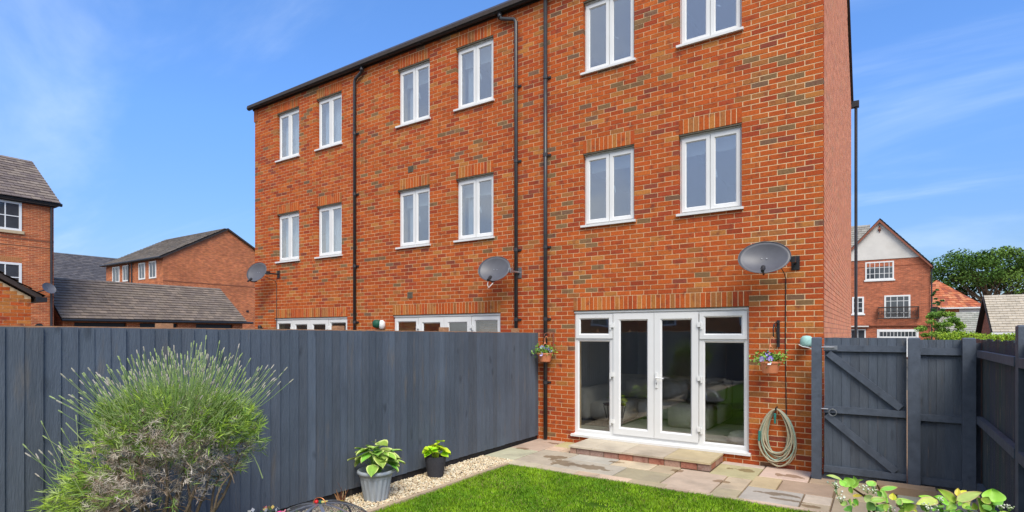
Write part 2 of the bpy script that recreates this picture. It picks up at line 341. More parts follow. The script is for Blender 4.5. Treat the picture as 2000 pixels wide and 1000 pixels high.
class MB:
    def __init__(s): s.v = []; s.f = []; s.c = []; s.smooth = False
    def quad(s, a, b, c, d, col=None):
        n = len(s.v); s.v += [tuple(a), tuple(b), tuple(c), tuple(d)]; s.f.append((n, n + 1, n + 2, n + 3)); s.c += [col] * 4
        return s
    def poly(s, pts, col=None):
        n = len(s.v); s.v += [tuple(p) for p in pts]; s.f.append(tuple(range(n, n + len(pts)))); s.c += [col] * len(pts)
        return s
    def box(s, x0, x1, y0, y1, z0, z1, col=None):
        n = len(s.v)
        s.v += [(x0, y0, z0), (x1, y0, z0), (x1, y1, z0), (x0, y1, z0), (x0, y0, z1), (x1, y0, z1), (x1, y1, z1), (x0, y1, z1)]
        s.f += [(n, n + 3, n + 2, n + 1), (n + 4, n + 5, n + 6, n + 7), (n, n + 1, n + 5, n + 4), (n + 1, n + 2, n + 6, n + 5), (n + 2, n + 3, n + 7, n + 6), (n + 3, n, n + 4, n + 7)]
        s.c += [col] * 8
        return s
    def obox(s, o, u, v, w, col=None):
        o, u, v, w = Vector(o), Vector(u), Vector(v), Vector(w)
        n = len(s.v)
        s.v += [tuple(p) for p in (o, o + u, o + u + v, o + v, o + w, o + u + w, o + u + v + w, o + v + w)]
        f = [(n, n + 3, n + 2, n + 1), (n + 4, n + 5, n + 6, n + 7), (n, n + 1, n + 5, n + 4), (n + 1, n + 2, n + 6, n + 5), (n + 2, n + 3, n + 7, n + 6), (n + 3, n, n + 4, n + 7)]
        if u.cross(v).dot(w) < 0: f = [tuple(reversed(q)) for q in f]
        s.f += f; s.c += [col] * 8
        return s
    def prism(s, pts, vec, col=None):
        """closed polygon extruded by vec"""
        n = len(s.v); k = len(pts); vec = Vector(vec)
        s.v += [tuple(p) for p in pts] + [tuple(Vector(p) + vec) for p in pts]; s.c += [col] * (2 * k)
        s.f.append(tuple(reversed(range(n, n + k)))); s.f.append(tuple(range(n + k, n + 2 * k)))
        for i in range(k):
            j = (i + 1) % k; s.f.append((n + i, n + j, n + k + j, n + k + i))
        return s
    def tube(s, pts, r, seg=8, col=None, cap=True, cols=None):
        pts = [Vector(p) for p in pts]; n0 = len(s.v); K = len(pts)
        rs = r if isinstance(r, (list, tuple)) else [r] * K
        up = None
        for i, p in enumerate(pts):
            t = (pts[min(i + 1, K - 1)] - pts[max(i - 1, 0)])
            if t.length < 1e-9: t = Vector((0, 0, 1))
            t.normalize()
            if up is None: up = Vector((1, 0, 0)) if abs(t.x) < 0.8 else Vector((0, 1, 0))
            a = (up - t * up.dot(t))
            if a.length < 1e-6: a = t.orthogonal()
            a.normalize(); b = t.cross(a); up = a
            for j in range(seg):
                th = 2 * math.pi * j / seg
                s.v.append(tuple(p + (a * math.cos(th) + b * math.sin(th)) * rs[i])); s.c.append(cols[i] if cols else col)
        for i in range(K - 1):
            for j in range(seg):
                a = n0 + i * seg + j; b = n0 + i * seg + (j + 1) % seg
                s.f.append((a, b, b + seg, a + seg))
        if cap:
            s.f.append(tuple(reversed(range(n0, n0 + seg)))); s.f.append(tuple(range(n0 + (K - 1) * seg, n0 + K * seg)))
        return s
    def lathe(s, c, prof, seg=24, col=None, flute=0, nfl=0, a0=0.0):
        """prof: (r, z, flute_on)"""
        n0 = len(s.v); c = Vector(c)
        for pr in prof:
            r, z = pr[0], pr[1]; fl = pr[2] if len(pr) > 2 else 0
            for j in range(seg):
                th = 2 * math.pi * j / seg + a0
                rr = r + (flute * fl * math.cos(th * nfl) if nfl else 0)
                s.v.append((c.x + rr * math.cos(th), c.y + rr * math.sin(th), c.z + z)); s.c.append(col)
        for i in range(len(prof) - 1):
            for j in range(seg):
                a = n0 + i * seg + j; b = n0 + i * seg + (j + 1) % seg
                s.f.append((a, b, b + seg, a + seg))
        return s
    def build(s, name, m, parent=None, org=None, smooth=False, kind=None):
        if org is None: org = ORG.get(parent.name, Vector((0, 0, 0))) if parent is not None else Vector((0, 0, 0))
        me = bpy.data.meshes.new(name)
        v = [(p[0] - org.x, p[1] - org.y, p[2] - org.z) for p in s.v]
        me.from_pydata(v, [], s.f)
        if any(c is not None for c in s.c):
            a = me.attributes.new('tint', 'FLOAT_COLOR', 'POINT')
            arr = np.ones((len(s.v), 4), np.float32)
            arr[:, :3] = [c if c is not None else (0.5, 0.5, 0.5) for c in s.c]
            a.data.foreach_set('color', arr.ravel())
        if smooth: me.shade_smooth()
        me.materials.append(m)
        o = bpy.data.objects.new(name, me); link(o, parent); ORG[o.name] = org
        if kind: o['kind'] = kind
        return o

def npmesh(name, verts, faces, cols, m, parent=None, org=(0, 0, 0), kind=None, smooth=False):
    """verts (N,3) faces (F,k) constant k"""
    me = bpy.data.meshes.new(name)
    verts = np.asarray(verts, np.float32) - np.asarray(org, np.float32)
    F = np.asarray(faces, np.int32); k = F.shape[1]
    me.vertices.add(len(verts)); me.vertices.foreach_set('co', verts.ravel())
    me.loops.add(F.size); me.loops.foreach_set('vertex_index', F.ravel())
    me.polygons.add(len(F)); me.polygons.foreach_set('loop_start', np.arange(len(F), dtype=np.int32) * k)
    if cols is not None:
        a = me.attributes.new('tint', 'FLOAT_COLOR', 'POINT')
        arr = np.ones((len(verts), 4), np.float32); arr[:, :3] = cols
        a.data.foreach_set('color', arr.ravel())
    me.update(calc_edges=True); me.validate()
    if smooth: me.shade_smooth()
    me.materials.append(m)
    o = bpy.data.objects.new(name, me); link(o, parent)
    if kind: o['kind'] = kind
    return o

def unit(a): return a / np.maximum(np.linalg.norm(a, axis=-1, keepdims=True), 1e-9)
def leaf_cloud(name, P, size, cols, m, parent=None, org=(0, 0, 0), kind='stuff', aspect=0.5, dirs=None):
    """P (N,3) diamond leaves, random or given directions"""
    n = len(P); P = np.asarray(P)
    D = unit(rng.normal(size=(n, 3))) if dirs is None else unit(np.asarray(dirs))
    S = unit(np.cross(D, rng.normal(size=(n, 3))))
    size = np.broadcast_to(np.asarray(size), (n,))[:, None]
    V = np.stack([P - D * size * 0.5, P + S * size * aspect * 0.5, P + D * size * 0.5, P - S * size * aspect * 0.5], 1).reshape(-1, 3)
    F = np.arange(4 * n).reshape(n, 4)
    C = np.repeat(np.asarray(cols), 4, axis=0)
    return npmesh(name, V, F, C, m, parent, org, kind)

# ------------------------------------------------------------------ ground
g = MB()
g.quad((-900, -900, -0.16), (900, -900, -0.16), (900, 2000, -0.16), (-900, 2000, -0.16))
tag(g.build('ground', M['ground']), 'brown grey ground running to the horizon', None, kind='structure')
g = MB(); g.box(-5.02, 6, -1.86, 14, -0.15, -0.022)
g.build('patio_bed', M['joint'], kind='structure')

XC = -0.63                     # house corner
# ------------------------------------------------------------------ paving
patio = thing('patio', 'sandstone patio paving along the back of the house', 'patio'); del patio['category']
patio['kind'] = 'structure'
SLC = {'grey': (0.47, 0.43, 0.325), 'buff': (0.52, 0.41, 0.29), 'pink': (0.48, 0.385, 0.25), 'ochre': (0.54, 0.41, 0.23), 'cream': (0.60, 0.49, 0.35), 'brown': (0.40, 0.32, 0.21), 'pale': (0.52, 0.47, 0.36)}
slabs = [(-5.02, -4.48, -1.62, -0.90, 'pale'), (-5.02, -4.48, -0.90, -0.0, 'buff'), (-4.48, -3.86, -1.67, -0.74, 'grey'), (-4.48, -4.2, -0.74, -0.44, 'cream'),
         (-4.2, -4.03, -0.74, -0.44, 'buff'), (-4.48, -4.03, -0.44, 0, 'ochre'), (-3.86, -3.19, -1.13, -0.74, 'pale'), (-3.19, -2.61, -1.13, -0.74, 'cream'),
         (-2.61, -2.28, -1.16, -0.74, 'pink'), (-3.86, -2.91, -1.68, -1.13, 'grey'), (-2.91, -2.28, -1.74, -1.16, 'brown'), (-2.28, -1.65, -1.79, -0.79, 'buff'),
         (-1.90, -1.33, -0.87, -0.19, 'pink'), (-1.90, -1.33, -0.19, 0, 'pale'), (-1.65, -1.35, -1.47, -0.87, 'buff'), (-1.65, -1.35, -1.79, -1.47, 'pink'), (-1.90, -1.65, -0.87, -0.79, 'buff'),
         (-1.33, -0.75, -0.64, 0, 'cream'), (-1.35, -1.03, -1.20, -0.64, 'pink'), (-1.03, -0.45, -1.20, -0.64, 'brown'), (-1.35, -0.73, -1.79, -1.20, 'grey'),
         (-0.73, -0.44, -1.55, -1.20, 'cream'), (-0.73, -0.44, -1.85, -1.55, 'pink'), (-0.75, -0.30, -0.64, -0.2, 'brown'), (-0.44, 0.15, -1.20, -0.64, 'buff'),
         (-0.44, -0.10, -1.8, -1.20, 'pink'), (-0.10, 0.5, -1.8, -1.20, 'cream'), (0.15, 0.85, -1.20, -0.64, 'grey'), (-0.30, 0.3, -0.64, -0.2, 'pink'), (0.3, 0.85, -0.64, -0.2, 'buff'), (0.5, 0.85, -1.8, -1.2, 'pink')]
for (x0, x1, y0, y1, k) in slabs:
    m = MB(); e = 0.009; j = random.uniform(-0.002, 0.002)
    c = tuple(v * random.uniform(0.92, 1.08) for v in SLC[k])
    n = 0
    ox, oy = (x0 + x1) / 2, (y0 + y1) / 2
    X0, X1, Y0, Y1 = x0 + e - ox, x1 - e - ox, y0 + e - oy, y1 - e - oy
    b = 0.006; zt = 0.0 + j
    ring = lambda q, z: [(X0 + q, Y0 + q, z), (X1 - q, Y0 + q, z), (X1 - q, Y1 - q, z), (X0 + q, Y1 - q, z)]
    m.v = ring(0, -0.03) + ring(0, zt - b) + ring(b, zt); m.c = [c] * 12
    for a in (0, 4):
        for i in range(4): m.f.append((a + i, a + (i + 1) % 4, a + 4 + (i + 1) % 4, a + 4 + i))
    m.f.append((8, 9, 10, 11))
    o = m.build('paving_slab', M['slab'], patio, org=Vector((0, 0, 0))); o.location = (ox, oy, 0)
x = -5.02
while x < 0.85:
    w = random.choice((0.45, 0.6, 0.3)); x2 = min(x + w, 0.85)
    m = MB(); c = tuple(v * random.uniform(0.9, 1.05) for v in SLC[random.choice(('cream', 'pink', 'buff', 'cream'))])
    m.box(x + 0.003, x2 - 0.003, -1.875, -1.80 if x > -2.3 else (-1.69 if x > -4.4 else -1.64), -0.03, 0.002, c); m.build('edging_stone', M['slab'], patio)
    x = x2
# side passage floor beyond the gate
# door step
step = thing('door_step', 'low sandstone and brick step under the open garden patio doors', 'step', (-2.95, -0.4, 0))
xs = [-4.02, -3.63, -3.14, -2.52, -1.89]
for i in range(4):
    m = MB(); k = ('cream', 'cream', 'buff', 'ochre')[i]
    c = tuple(v * f for v, f in zip(SLC[k], (0.92, 0.98, 1.05)))
    m.box(xs[i] + 0.003, xs[i + 1] - 0.003, -0.78 + random.uniform(-.004, .004), -0.005, 0.092, 0.117, c); m.build('step_slab', M['slab'], step)
m = MB(); m.box(-3.99, -1.92, -0.745, -0.01, -0.03, 0.091); m.build('mortar_bed', M['joint'], step)
x = -4.0
BR2 = [(0.36, 0.20, 0.155), (0.38, 0.16, 0.11), (0.33, 0.22, 0.18), (0.40, 0.25, 0.19)]
first = True
while x < -1.92:
    w = 0.1 if first else 0.215; x2 = min(x + w, -1.905); first = False
    MB().box(x, x2, -0.757, -0.66, 0.0, 0.087, random.choice(BR2)).build('step_brick', M['brick'], step); x = x2 + 0.013
y = -0.655
while y < -0.06:
    y2 = min(y + 0.215, -0.01)
    MB().box(-1.99, -1.905, y + .01, y2, 0.0, 0.087, random.choice(BR2)).build('step_brick', M['brick'], step); y = y2
# sandstone block by the gate
b = MB(); b.box(-0.04, 0.52, -0.66, -0.42, 0.0, 0.085, (0.40, 0.27, 0.17)); o = b.build('stone_block', M['slab'])
tag(o, 'brown sandstone block lying on the paving in front of the side gate', 'stone')

# ------------------------------------------------------------------ lawn, gravel
g = MB(); g.box(-4.37, 0.95, -13.9, -1.88, -0.15, -0.012); tag(g.build('lawn_soil', M['soil_green']), kind='structure')
g = MB(); g.box(-5.03, -4.45, -13.9, -1.66, -0.15, -0.02); tag(g.build('gravel_soil', M['gravel_bed']), kind='structure')
g = MB(); g.box(-4.445, -4.385, -13.9, -1.885, -0.1, 0.012, (0.50, 0.38, 0.25)); tag(g.build('lawn_edging', M['slab']), 'tan edging strip between gravel and lawn', kind='structure')

def grass():
    n = 210000
    t = rng.random(n)
    y = -1.88 - (t ** 1.0) * 5.2
    x = -4.385 + rng.random(n) * 5.25
    # bald and thin patches
    def blob(cx, cy, rx, ry): return np.exp(-(((x - cx) / rx) ** 2 + ((y - cy) / ry) ** 2))
    bare = blob(-2.55, -2.9, .22, .10) + .7 * blob(-1.9, -2.15, .13, .09) + .5 * blob(-3.6, -3.1, .2, .08) + .7 * blob(-2.9, -3.4, .2, .1) + .6 * blob(-0.9, -2.25, .25, .08)
    keep = rng.random(n) > bare * 1.1
    x, y = x[keep], y[keep]; n = len(x)
    h = rng.uniform(0.012, 0.034, n) * (1 + .25 * np.sin(x * 5.3) * np.sin(y * 4.1)); a = rng.random(n) * 6.283; w = rng.uniform(0.003, 0.006, n)
    lean = rng.normal(0, 0.55, (n, 2)) * h[:, None]
    B = np.stack([x, y, np.full(n, -0.012)], 1)
    dx = np.stack([np.cos(a) * w, np.sin(a) * w, np.zeros(n)], 1)
    T = B + np.concatenate([lean, h[:, None]], 1)
    V = np.stack([B - dx, B + dx, T], 1).reshape(-1, 3)
    patch = .9 * np.sin(x * 17 + 3 * np.sin(y * 11)) * np.sin(y * 23 + x * 6) + np.sin(x * 3.1 + 1.3 * np.sin(y * 2.3)) * np.sin(y * 3.7 + x * 0.9) + np.sin(x * 9 + y * 7) * .4
    f = rng.random(n)[:, None]
    c1 = np.array([0.25, 0.42, 0.014]); c2 = np.array([0.11, 0.25, 0.010]); c3 = np.array([0.25, 0.24, 0.07])
    k = np.clip(0.5 + 0.35 * patch[:, None] + 0.5 * (f - 0.5), 0, 1)
    C = c1 * k + c2 * (1 - k)
    dry = rng.random(n) < 0.07 + 0.10 * (np.sin(x * 2.2 + 1) * np.sin(y * 2.9) > .55)
    C[dry] = c3
    C = np.repeat(C, 3, axis=0)
    o = npmesh('lawn_grass', V, np.arange(3 * n).reshape(n, 3), C, M['grass'], kind='stuff')
    tag(o, 'short bright green lawn grass in front of the patio', 'grass')
grass()

ICO = np.array([[0, 0, 1], [.894, 0, .447], [.276, .851, .447], [-.724, .526, .447], [-.724, -.526, .447], [.276, -.851, .447],
                [.724, .526, -.447], [-.276, .851, -.447], [-.894, 0, -.447], [-.276, -.851, -.447], [.724, -.526, -.447], [0, 0, -1]])
ICF = np.array([[0, 1, 2], [0, 2, 3], [0, 3, 4], [0, 4, 5], [0, 5, 1], [1, 6, 2], [2, 7, 3], [3, 8, 4], [4, 9, 5], [5, 10, 1],
                [2, 6, 7], [3, 7, 8], [4, 8, 9], [5, 9, 10], [1, 10, 6], [6, 11, 7], [7, 11, 8], [8, 11, 9], [9, 11, 10], [10, 11, 6]])
def pebbles(n, xr, yr, z, rr, colf):
    P = np.stack([rng.uniform(*xr, n), rng.uniform(*yr, n), z + rng.uniform(-0.004, 0.014, n)], 1)
    Rr = rng.uniform(*rr, n)[:, None, None]
    V = ICO[None] * Rr * rng.uniform(0.6, 1.25, (n, 1, 3)) * rng.uniform(0.8, 1.2, (n, 12, 1))
    a = rng.random(n) * 6.283; ca, sa = np.cos(a)[:, None], np.sin(a)[:, None]
    V = np.stack([V[..., 0] * ca - V[..., 1] * sa, V[..., 0] * sa + V[..., 1] * ca, V[..., 2] * 0.75], -1) + P[:, None]
    F = (ICF[None] + (np.arange(n) * 12)[:, None, None]).reshape(-1, 3)
    return V.reshape(-1, 3), F, np.repeat(colf(n), 12, axis=0)
def gcol(n):
    base = np.array([[0.62, 0.54, 0.40], [0.70, 0.66, 0.56], [0.52, 0.42, 0.28], [0.60, 0.50, 0.38], [0.66, 0.60, 0.48]])
    c = np.minimum(base[rng.integers(0, 5, n)] * rng.uniform(0.9, 1.35, (n, 1)) * np.array([1.0, .95, .84]), .85)
    dk = rng.random(n) < 0.012
    c[dk] = (0.05, 0.05, 0.055)
    return c
V, F, C = pebbles(11000, (-5.02, -4.455), (-6.6, -1.65), -0.008, (0.007, 0.016), gcol)
tag(npmesh('gravel', V, F, C, M['gravel'], kind='stuff'), 'cream gravel strip between the fence and the lawn', 'gravel')

# ------------------------------------------------------------------ the house
house = thing('terraced_house', 'three storey red brick terrace with white windows and black gutter beside the lawn', 'house', (-7, 0, 0))
H0 = Vector((-7, 0, 0))
WX = [(-12.73, -11.83), (-11.16, -10.26), (-8.48, -7.58), (-6.90, -6.00), (-4.155, -3.255), (-2.55, -1.65)]
DX = [(-12.85, -10.07), (-8.62, -5.84), (-4.335, -1.555)]
Z0 = -0.09
opens = []; sold = []
for a, b in WX:
    opens += [(a, b, 3.66, 4.86), (a, b, 6.21, 7.41)]
    sold += [(a, b, 4.86), (a, b, 7.41)]
for a, b in DX:
    opens.append((a, b, 0.135, 2.235)); sold.append((a, b, 2.235))
XL = -13.7; ZT = 7.70; DEP = 8.3
PAL = [((0.46, 0.098, 0.021), 6), ((0.44, 0.088, 0.020), 6), ((0.40, 0.074, 0.020), 4), ((0.34, 0.060, 0.022), 1.6), ((0.47, 0.118, 0.026), 3), ((0.26, 0.062, 0.034), 0.5),
       ((0.36, 0.135, 0.042), 1.2), ((0.22, 0.125, 0.058), 0.5), ((0.44, 0.165, 0.042), 1.1), ((0.19, 0.105, 0.062), 0.35)]
PALC = [p for p, w in PAL]; PALW = [w for p, w in PAL]
def bcol(x=0, z=0):
    # batches of brown bricks come in streaks, as in the photograph
    k = math.sin(x * 0.9 + z * 1.7) + math.sin(x * 2.3 - z * 0.6 + 1.1)
    w = list(PALW)
    if k > 1.0: w[7] *= 4.0; w[9] *= 4.0; w[6] *= 2
    elif k < -1.1: w[3] *= 3; w[5] *= 4
    c = random.choices(range(len(PALC)), w)[0]
    return c
allb = []       # (x0,x1,z0,z1,ci,kindflag)
def in_rect(zc, r): return r[2] < zc < r[3]
j = 0
z = Z0
blockers = opens + [(a, b, zt, zt + 0.2251) for a, b, zt in sold]
while z < ZT:
    z1 = min(z + 0.065, ZT); zc = (z + z1) / 2
    rects = [r for r in blockers if in_rect(zc, r)]
    x = XC; row = []
    lens = [0.215] if j % 2 == 0 else [0.1025]
    first = True
    while x > XL + 0.02:
        Ln = lens[0] if first else 0.215; first = False
        a, b = max(x - Ln, XL), x
        segs = [(a, b)]
        for r in rects:
            ns = []
            for (p, q) in segs:
                if q <= r[0] or p >= r[1]: ns.append((p, q)); continue
                if p < r[0]: ns.append((p, r[0]))
                if q > r[1]: ns.append((r[1], q))
            segs = ns
        for (p, q) in segs:
            if q - p > 0.004: row.append([p, q])
        x -= Ln + 0.01
    row.sort()
    k = 0
    while k < len(row):
        p, q = row[k]
        if q - p < 0.06:
            if k + 1 < len(row) and row[k + 1][0] - q < 0.012: row[k + 1][0] = p; row.pop(k); continue
            if k > 0 and p - row[k - 1][1] < 0.012: row[k - 1][1] = q; row.pop(k); continue
        k += 1
    for k in range(len(row)):          # close the gap where a joint would fall right on an opening edge
        for r in rects:
            if 0 < row[k][0] - r[1] < 0.0125: row[k][0] = r[1]
            if 0 < r[0] - row[k][1] < 0.0125: row[k][1] = r[0]
        allb.append((row[k][0], row[k][1], z, z1, bcol(row[k][0], z), 0))
    z += 0.075; j += 1
for (a, b, zt) in sold:
    n = round((b - a + 0.01) / 0.075); pt = (b - a + 0.01) / n
    for i in range(n):
        p = a + i * pt
        if zt + 0.215 > ZT + 0.3: continue
        ci = random.choices([0, 1, 2, 4, 6, 8, 3], [4, 3, 2, 5, 2, 3, .6])[0]
        allb.append((p, p + pt - 0.01, zt, min(zt + 0.215, ZT), ci, 1))
yw = R(33.617); CS, SN = math.cos(yw), math.sin(yw)
def project(x, y, z):
    dx, dy = x, y + 8.4
    Zc = -SN * dx + CS * dy; Xc = CS * dx + SN * dy
    return 1000 + 1083 * Xc / Zc, 651 - 1083 * (z - 1.85) / Zc, Zc
def vis(x, z):
    u, v, Zc = project(x, 0, z)
    if not (8 < u < 1992 and 6 < v < 990): return 0
    if u < 1052 and v > 640: return 0
    if u > 1583 and v > 655: return 0
    return 1083 / Zc
brick_var = {}
def brick_mesh(flag, ci, w, h):
    key = (flag, ci, round(w, 4), round(h, 4))
    if key not in brick_var:
        m = MB(); c = PALC[ci]; D = 0.1025; b = 0.003
        m.v = [(0, b, 0), (w, b, 0), (w, b, h), (0, b, h), (b, 0, b), (w - b, 0, b), (w - b, 0, h - b), (b, 0, h - b), (0, D, 0), (w, D, 0), (w, D, h), (0, D, h)]
        m.c = [c] * 12
        m.f = [(4, 5, 6, 7)] + [(i, (i + 1) % 4, 4 + (i + 1) % 4, 4 + i) for i in range(4)] + [(8 + i, 8 + (i + 1) % 4, (i + 1) % 4, i) for i in range(4)]
        me = bpy.data.meshes.new('brick'); me.from_pydata(m.v, [], m.f)
        at = me.attributes.new('tint', 'FLOAT_COLOR', 'POINT'); at.data.foreach_set('color', np.array([(*c, 1)] * 12, np.float32).ravel())
        me.materials.append(M['brick']); brick_var[key] = me
    return brick_var[key]
cand = sorted([(vis((t[0] + t[1]) / 2, t[2]) * (t[1] - t[0]) * (t[3] - t[2]), i) for i, t in enumerate(allb) if (t[5] or abs(t[1] - t[0] - 0.215) < 1e-4)], reverse=True)[:300]
solo = {i for s_, i in cand if s_ > 0}
bm = MB()
for i, (p, q, z0, z1, ci, fl) in enumerate(allb):
    jy = random.uniform(-0.0015, 0.0015)
    if i in solo:
        o = bpy.data.objects.new('brick', brick_mesh(fl, ci, q - p, z1 - z0)); link(o, house)
        o.location = Vector((p, jy, z0)) - H0
    else:
        f = random.uniform(0.88, 1.12); c = tuple(v * f for v in PALC[ci]); n = len(bm.v)
        dz = random.uniform(-0.001, 0.001); y0 = jy
        bm.v += [(p, y0, z0 + dz), (q, y0, z0 + dz), (q, y0, z1 + dz), (p, y0, z1 + dz), (p, .1025, z0 + dz), (q, .1025, z0 + dz), (q, .1025, z1 + dz), (p, .1025, z1 + dz)]
        bm.c += [c] * 8
        bm.f += [(n, n + 1, n + 2, n + 3), (n + 1, n + 5, n + 6, n + 2), (n + 4, n, n + 3, n + 7), (n + 3, n + 2, n + 6, n + 7), (n + 4, n + 5, n + 1, n)]
bm.build('brickwork', M['brick'], house, kind='stuff')

# gable wall bricks (faces +X)
gt = lambda y: ZT + 0.05 + min(y, DEP - y) * math.tan(R(36))
gm = MB(); j = 0; z = Z0
while z < 11:
    y = 0.1125; first = True
    while y < DEP:
        Ln = 0.1025 if (first and j % 2) else 0.215; first = False
        y1 = min(y + Ln, DEP)
        if z + 0.065 < min(gt(y), gt(y1)) and y1 - y > 0.03:
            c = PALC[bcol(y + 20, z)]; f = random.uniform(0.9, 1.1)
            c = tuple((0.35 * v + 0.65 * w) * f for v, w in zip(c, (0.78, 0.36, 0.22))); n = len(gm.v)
            x0 = XC + random.uniform(-0.001, 0.001)
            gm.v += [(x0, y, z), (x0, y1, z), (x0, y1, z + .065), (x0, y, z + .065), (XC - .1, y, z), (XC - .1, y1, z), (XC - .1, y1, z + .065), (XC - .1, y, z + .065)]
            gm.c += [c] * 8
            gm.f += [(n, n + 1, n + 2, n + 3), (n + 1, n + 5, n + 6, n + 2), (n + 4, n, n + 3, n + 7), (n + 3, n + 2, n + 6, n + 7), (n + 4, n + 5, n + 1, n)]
        y = y1 + 0.01
    z += 0.075; j += 1
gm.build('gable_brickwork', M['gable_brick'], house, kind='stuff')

# backing wall (mortar) with openings
wm = MB()
E4 = 0.004
og = [(a - E4, b + E4, c - E4, d_ + E4) for a, b, c, d_ in opens]
xsn = sorted({XL, XC - 0.007} | {v for r in og for v in (r[0], r[1])})
zsn = sorted({-0.15, ZT} | {v for r in og for v in (r[2], r[3])})
for i in range(len(xsn) - 1):
    for k in range(len(zsn) - 1):
        xc, zc = (xsn[i] + xsn[i + 1]) / 2, (zsn[k] + zsn[k + 1]) / 2
        if any(r[0] < xc < r[1] and r[2] < zc < r[3] for r in og): continue
        a, b, c, d_ = xsn[i], xsn[i + 1], zsn[k], zsn[k + 1]
        wm.quad((a, .0035, c), (b, .0035, c), (b, .0035, d_), (a, .0035, d_))
        wm.quad((b, .30, c), (a, .30, c), (a, .30, d_), (b, .30, d_))
for a, b, c, d_ in og:
    wm.quad((a, .0035, c), (a, .30, c), (a, .30, d_), (a, .0035, d_)); wm.quad((b, .30, c), (b, .0035, c), (b, .0035, d_), (b, .30, d_))
    wm.quad((a, .0035, d_), (a, .30, d_), (b, .30, d_), (b, .0035, d_)); wm.quad((a, .30, c), (a, .0035, c), (b, .0035, c), (b, .30, c))
wm.build('wall', M['mortar'], house)
sm = MB(); q = DEP / 2
sm.prism([(XC - .007, 0.008, -.15), (XC - .007, DEP, -.15), (XC - .007, DEP, ZT), (XC - .007, q, gt(q) - .02), (XC - .007, 0.008, ZT)], (-0.25, 0, 0))
sm.build('gable_wall', M['side_mortar'], house)
sm = MB(); sm.prism([(XL + .001, 0.31, -.15), (XL + .001, DEP, -.15), (XL + .001, DEP, ZT), (XL + .001, q, gt(q) - .02), (XL + .001, 0.31, ZT)], (0.25, 0, 0)); sm.box(XL + .26, XC - .26, DEP - .26, DEP - .001, -.15, ZT - .01)
sm.build('rear_wall', M['far_brick'], house)
# interior shell
im = MB()
for zz in (2.50, 5.15, 7.55): im.box(XL + .26, XC - .26, .301, 4.6, zz, zz + .14)
for xx in (-9.65, -5.0, -11.5, -7.2, -2.9):
    if xx in (-9.65, -5.0): im.box(xx - .05, xx + .05, .302, 4.6, .17, 2.49)
    im.box(xx - .05, xx + .05, .302, 4.6, 2.65, 5.14); im.box(xx - .05, xx + .05, .302, 4.6, 5.30, 7.54)
im.box(XL + .26, XC - .26, 4.61, 4.7, .0, 7.6)
im.build('inner_wall', M['plaster'], house)
MB().box(XL + .26, XC - .26, .301, 4.6, .0, .165).build('inner_floor', M['carpet'], house)
# roof
tan36 = math.tan(R(36))
rf = MB()
zr = ZT + .12 + (q + .15) * tan36
for s_ in (0, 1):
    yy = lambda v: v if s_ == 0 else DEP - v
    rf.prism([(XL - .12, yy(-.15), ZT + .10), (XL - .12, yy(q), zr), (XL - .12, yy(q), zr - .10), (XL - .12, yy(-.15), ZT + .03)], (XC + .05 - XL + .12, 0, 0))
roof = rf.build('roof', M['fascia'], house)
# soffit/fascia and gutter
MB().box(XL - .08, XC + .02, -.015, .009, ZT + .002, ZT + .10).build('fascia', M['fascia'], house)
gu = MB(); prof = []
for i in range(9):
    th = math.pi + math.pi * i / 8; prof.append((-0.075 + .06 * math.cos(th), ZT + .075 + .065 * math.sin(th)))
def gutter_run(mb, x0, x1, pr, r=0.0):
    n = len(mb.v); cy, cz = -0.075, ZT + .075
    for x in (x0, x1):
        for (y, z) in pr: mb.v.append((x, cy + (y - cy) * (1 + r), cz + (z - cz) * (1 + r))); mb.c.append(None)
    k = len(pr)
    for i in range(k - 1): mb.f.append((n + i, n + i + 1, n + k + i + 1, n + k + i))
    mb.f.append(tuple(range(n, n + k))); mb.f.append(tuple(reversed(range(n + k, n + 2 * k))))
    mb.f.append((n, n + k, n + 2 * k - 1, n + k - 1))
gutter_run(gu, XL - .17, XC + .03, prof)
gutt = gu.build('gutter', M['black'], house, smooth=False)
x = XL + 0.4
while x < XC:
    u = MB(); gutter_run(u, x, x + .05, prof, 0.14); u.build('gutter_bracket', M['black'], gutt, org=H0); x += 0.92
# brick kneeler corner at left
MB().box(XL - .03, XL + .12, -.012, .05, ZT - .30, ZT + .02, (0.36, 0.10, 0.04)).build('corner_kneeler', M['brick'], house)

# downpipes
def pipe(xp, top, xo=None, ytop=-.075):
    m = MB(); r = .034; yw_ = -.055
    if xo is not None:
        m.tube([(xo, ytop, ZT + .03), (xo, ytop, ZT - .07), (xo + (xp - xo) * .12, ytop, ZT - .11), (xp - (xp - xo) * .12, yw_, ZT - .19), (xp, yw_, ZT - .25), (xp, yw_, 0.06)], r, 12)
        m.tube([(xo, ytop, ZT - .0), (xo, ytop, ZT - .09)], .042, 12)
    else:
        m.tube([(xp, yw_, ZT + .03), (xp, yw_, 0.02)], r, 12)
    o = m.build('downpipe', M['pipe'], house, smooth=False)
    for p in o.data.polygons: p.use_smooth = len(p.vertices) == 4
    for zz in (1.0, 2.1, 3.35, 4.95, 6.3):
        u = MB(); u.tube([(xp, yw_, zz - .03), (xp, yw_, zz + .03)], .041, 12); u.box(xp - .06, xp + .085, -.022, -.002, zz - .016, zz + .016)
        u.build('pipe_bracket', M['pipe'], o, org=H0)
    return o
pipe(-9.76, 0, -9.50)
pipe(-5.46, 0, -5.80)
pipe(-4.85, 0)
rp = MB(); rp.tube([(XC + .10, DEP + .10, ZT + .02), (XC + .10, DEP + .10, 0)], .036, 10); rp.build('rear_downpipe', M['pipe'], house)
rp = MB(); rp.box(XC - .1, XC + .17, DEP + .02, DEP + .17, ZT - .03, ZT + .12); rp.build('rear_gutter', M['black'], house)
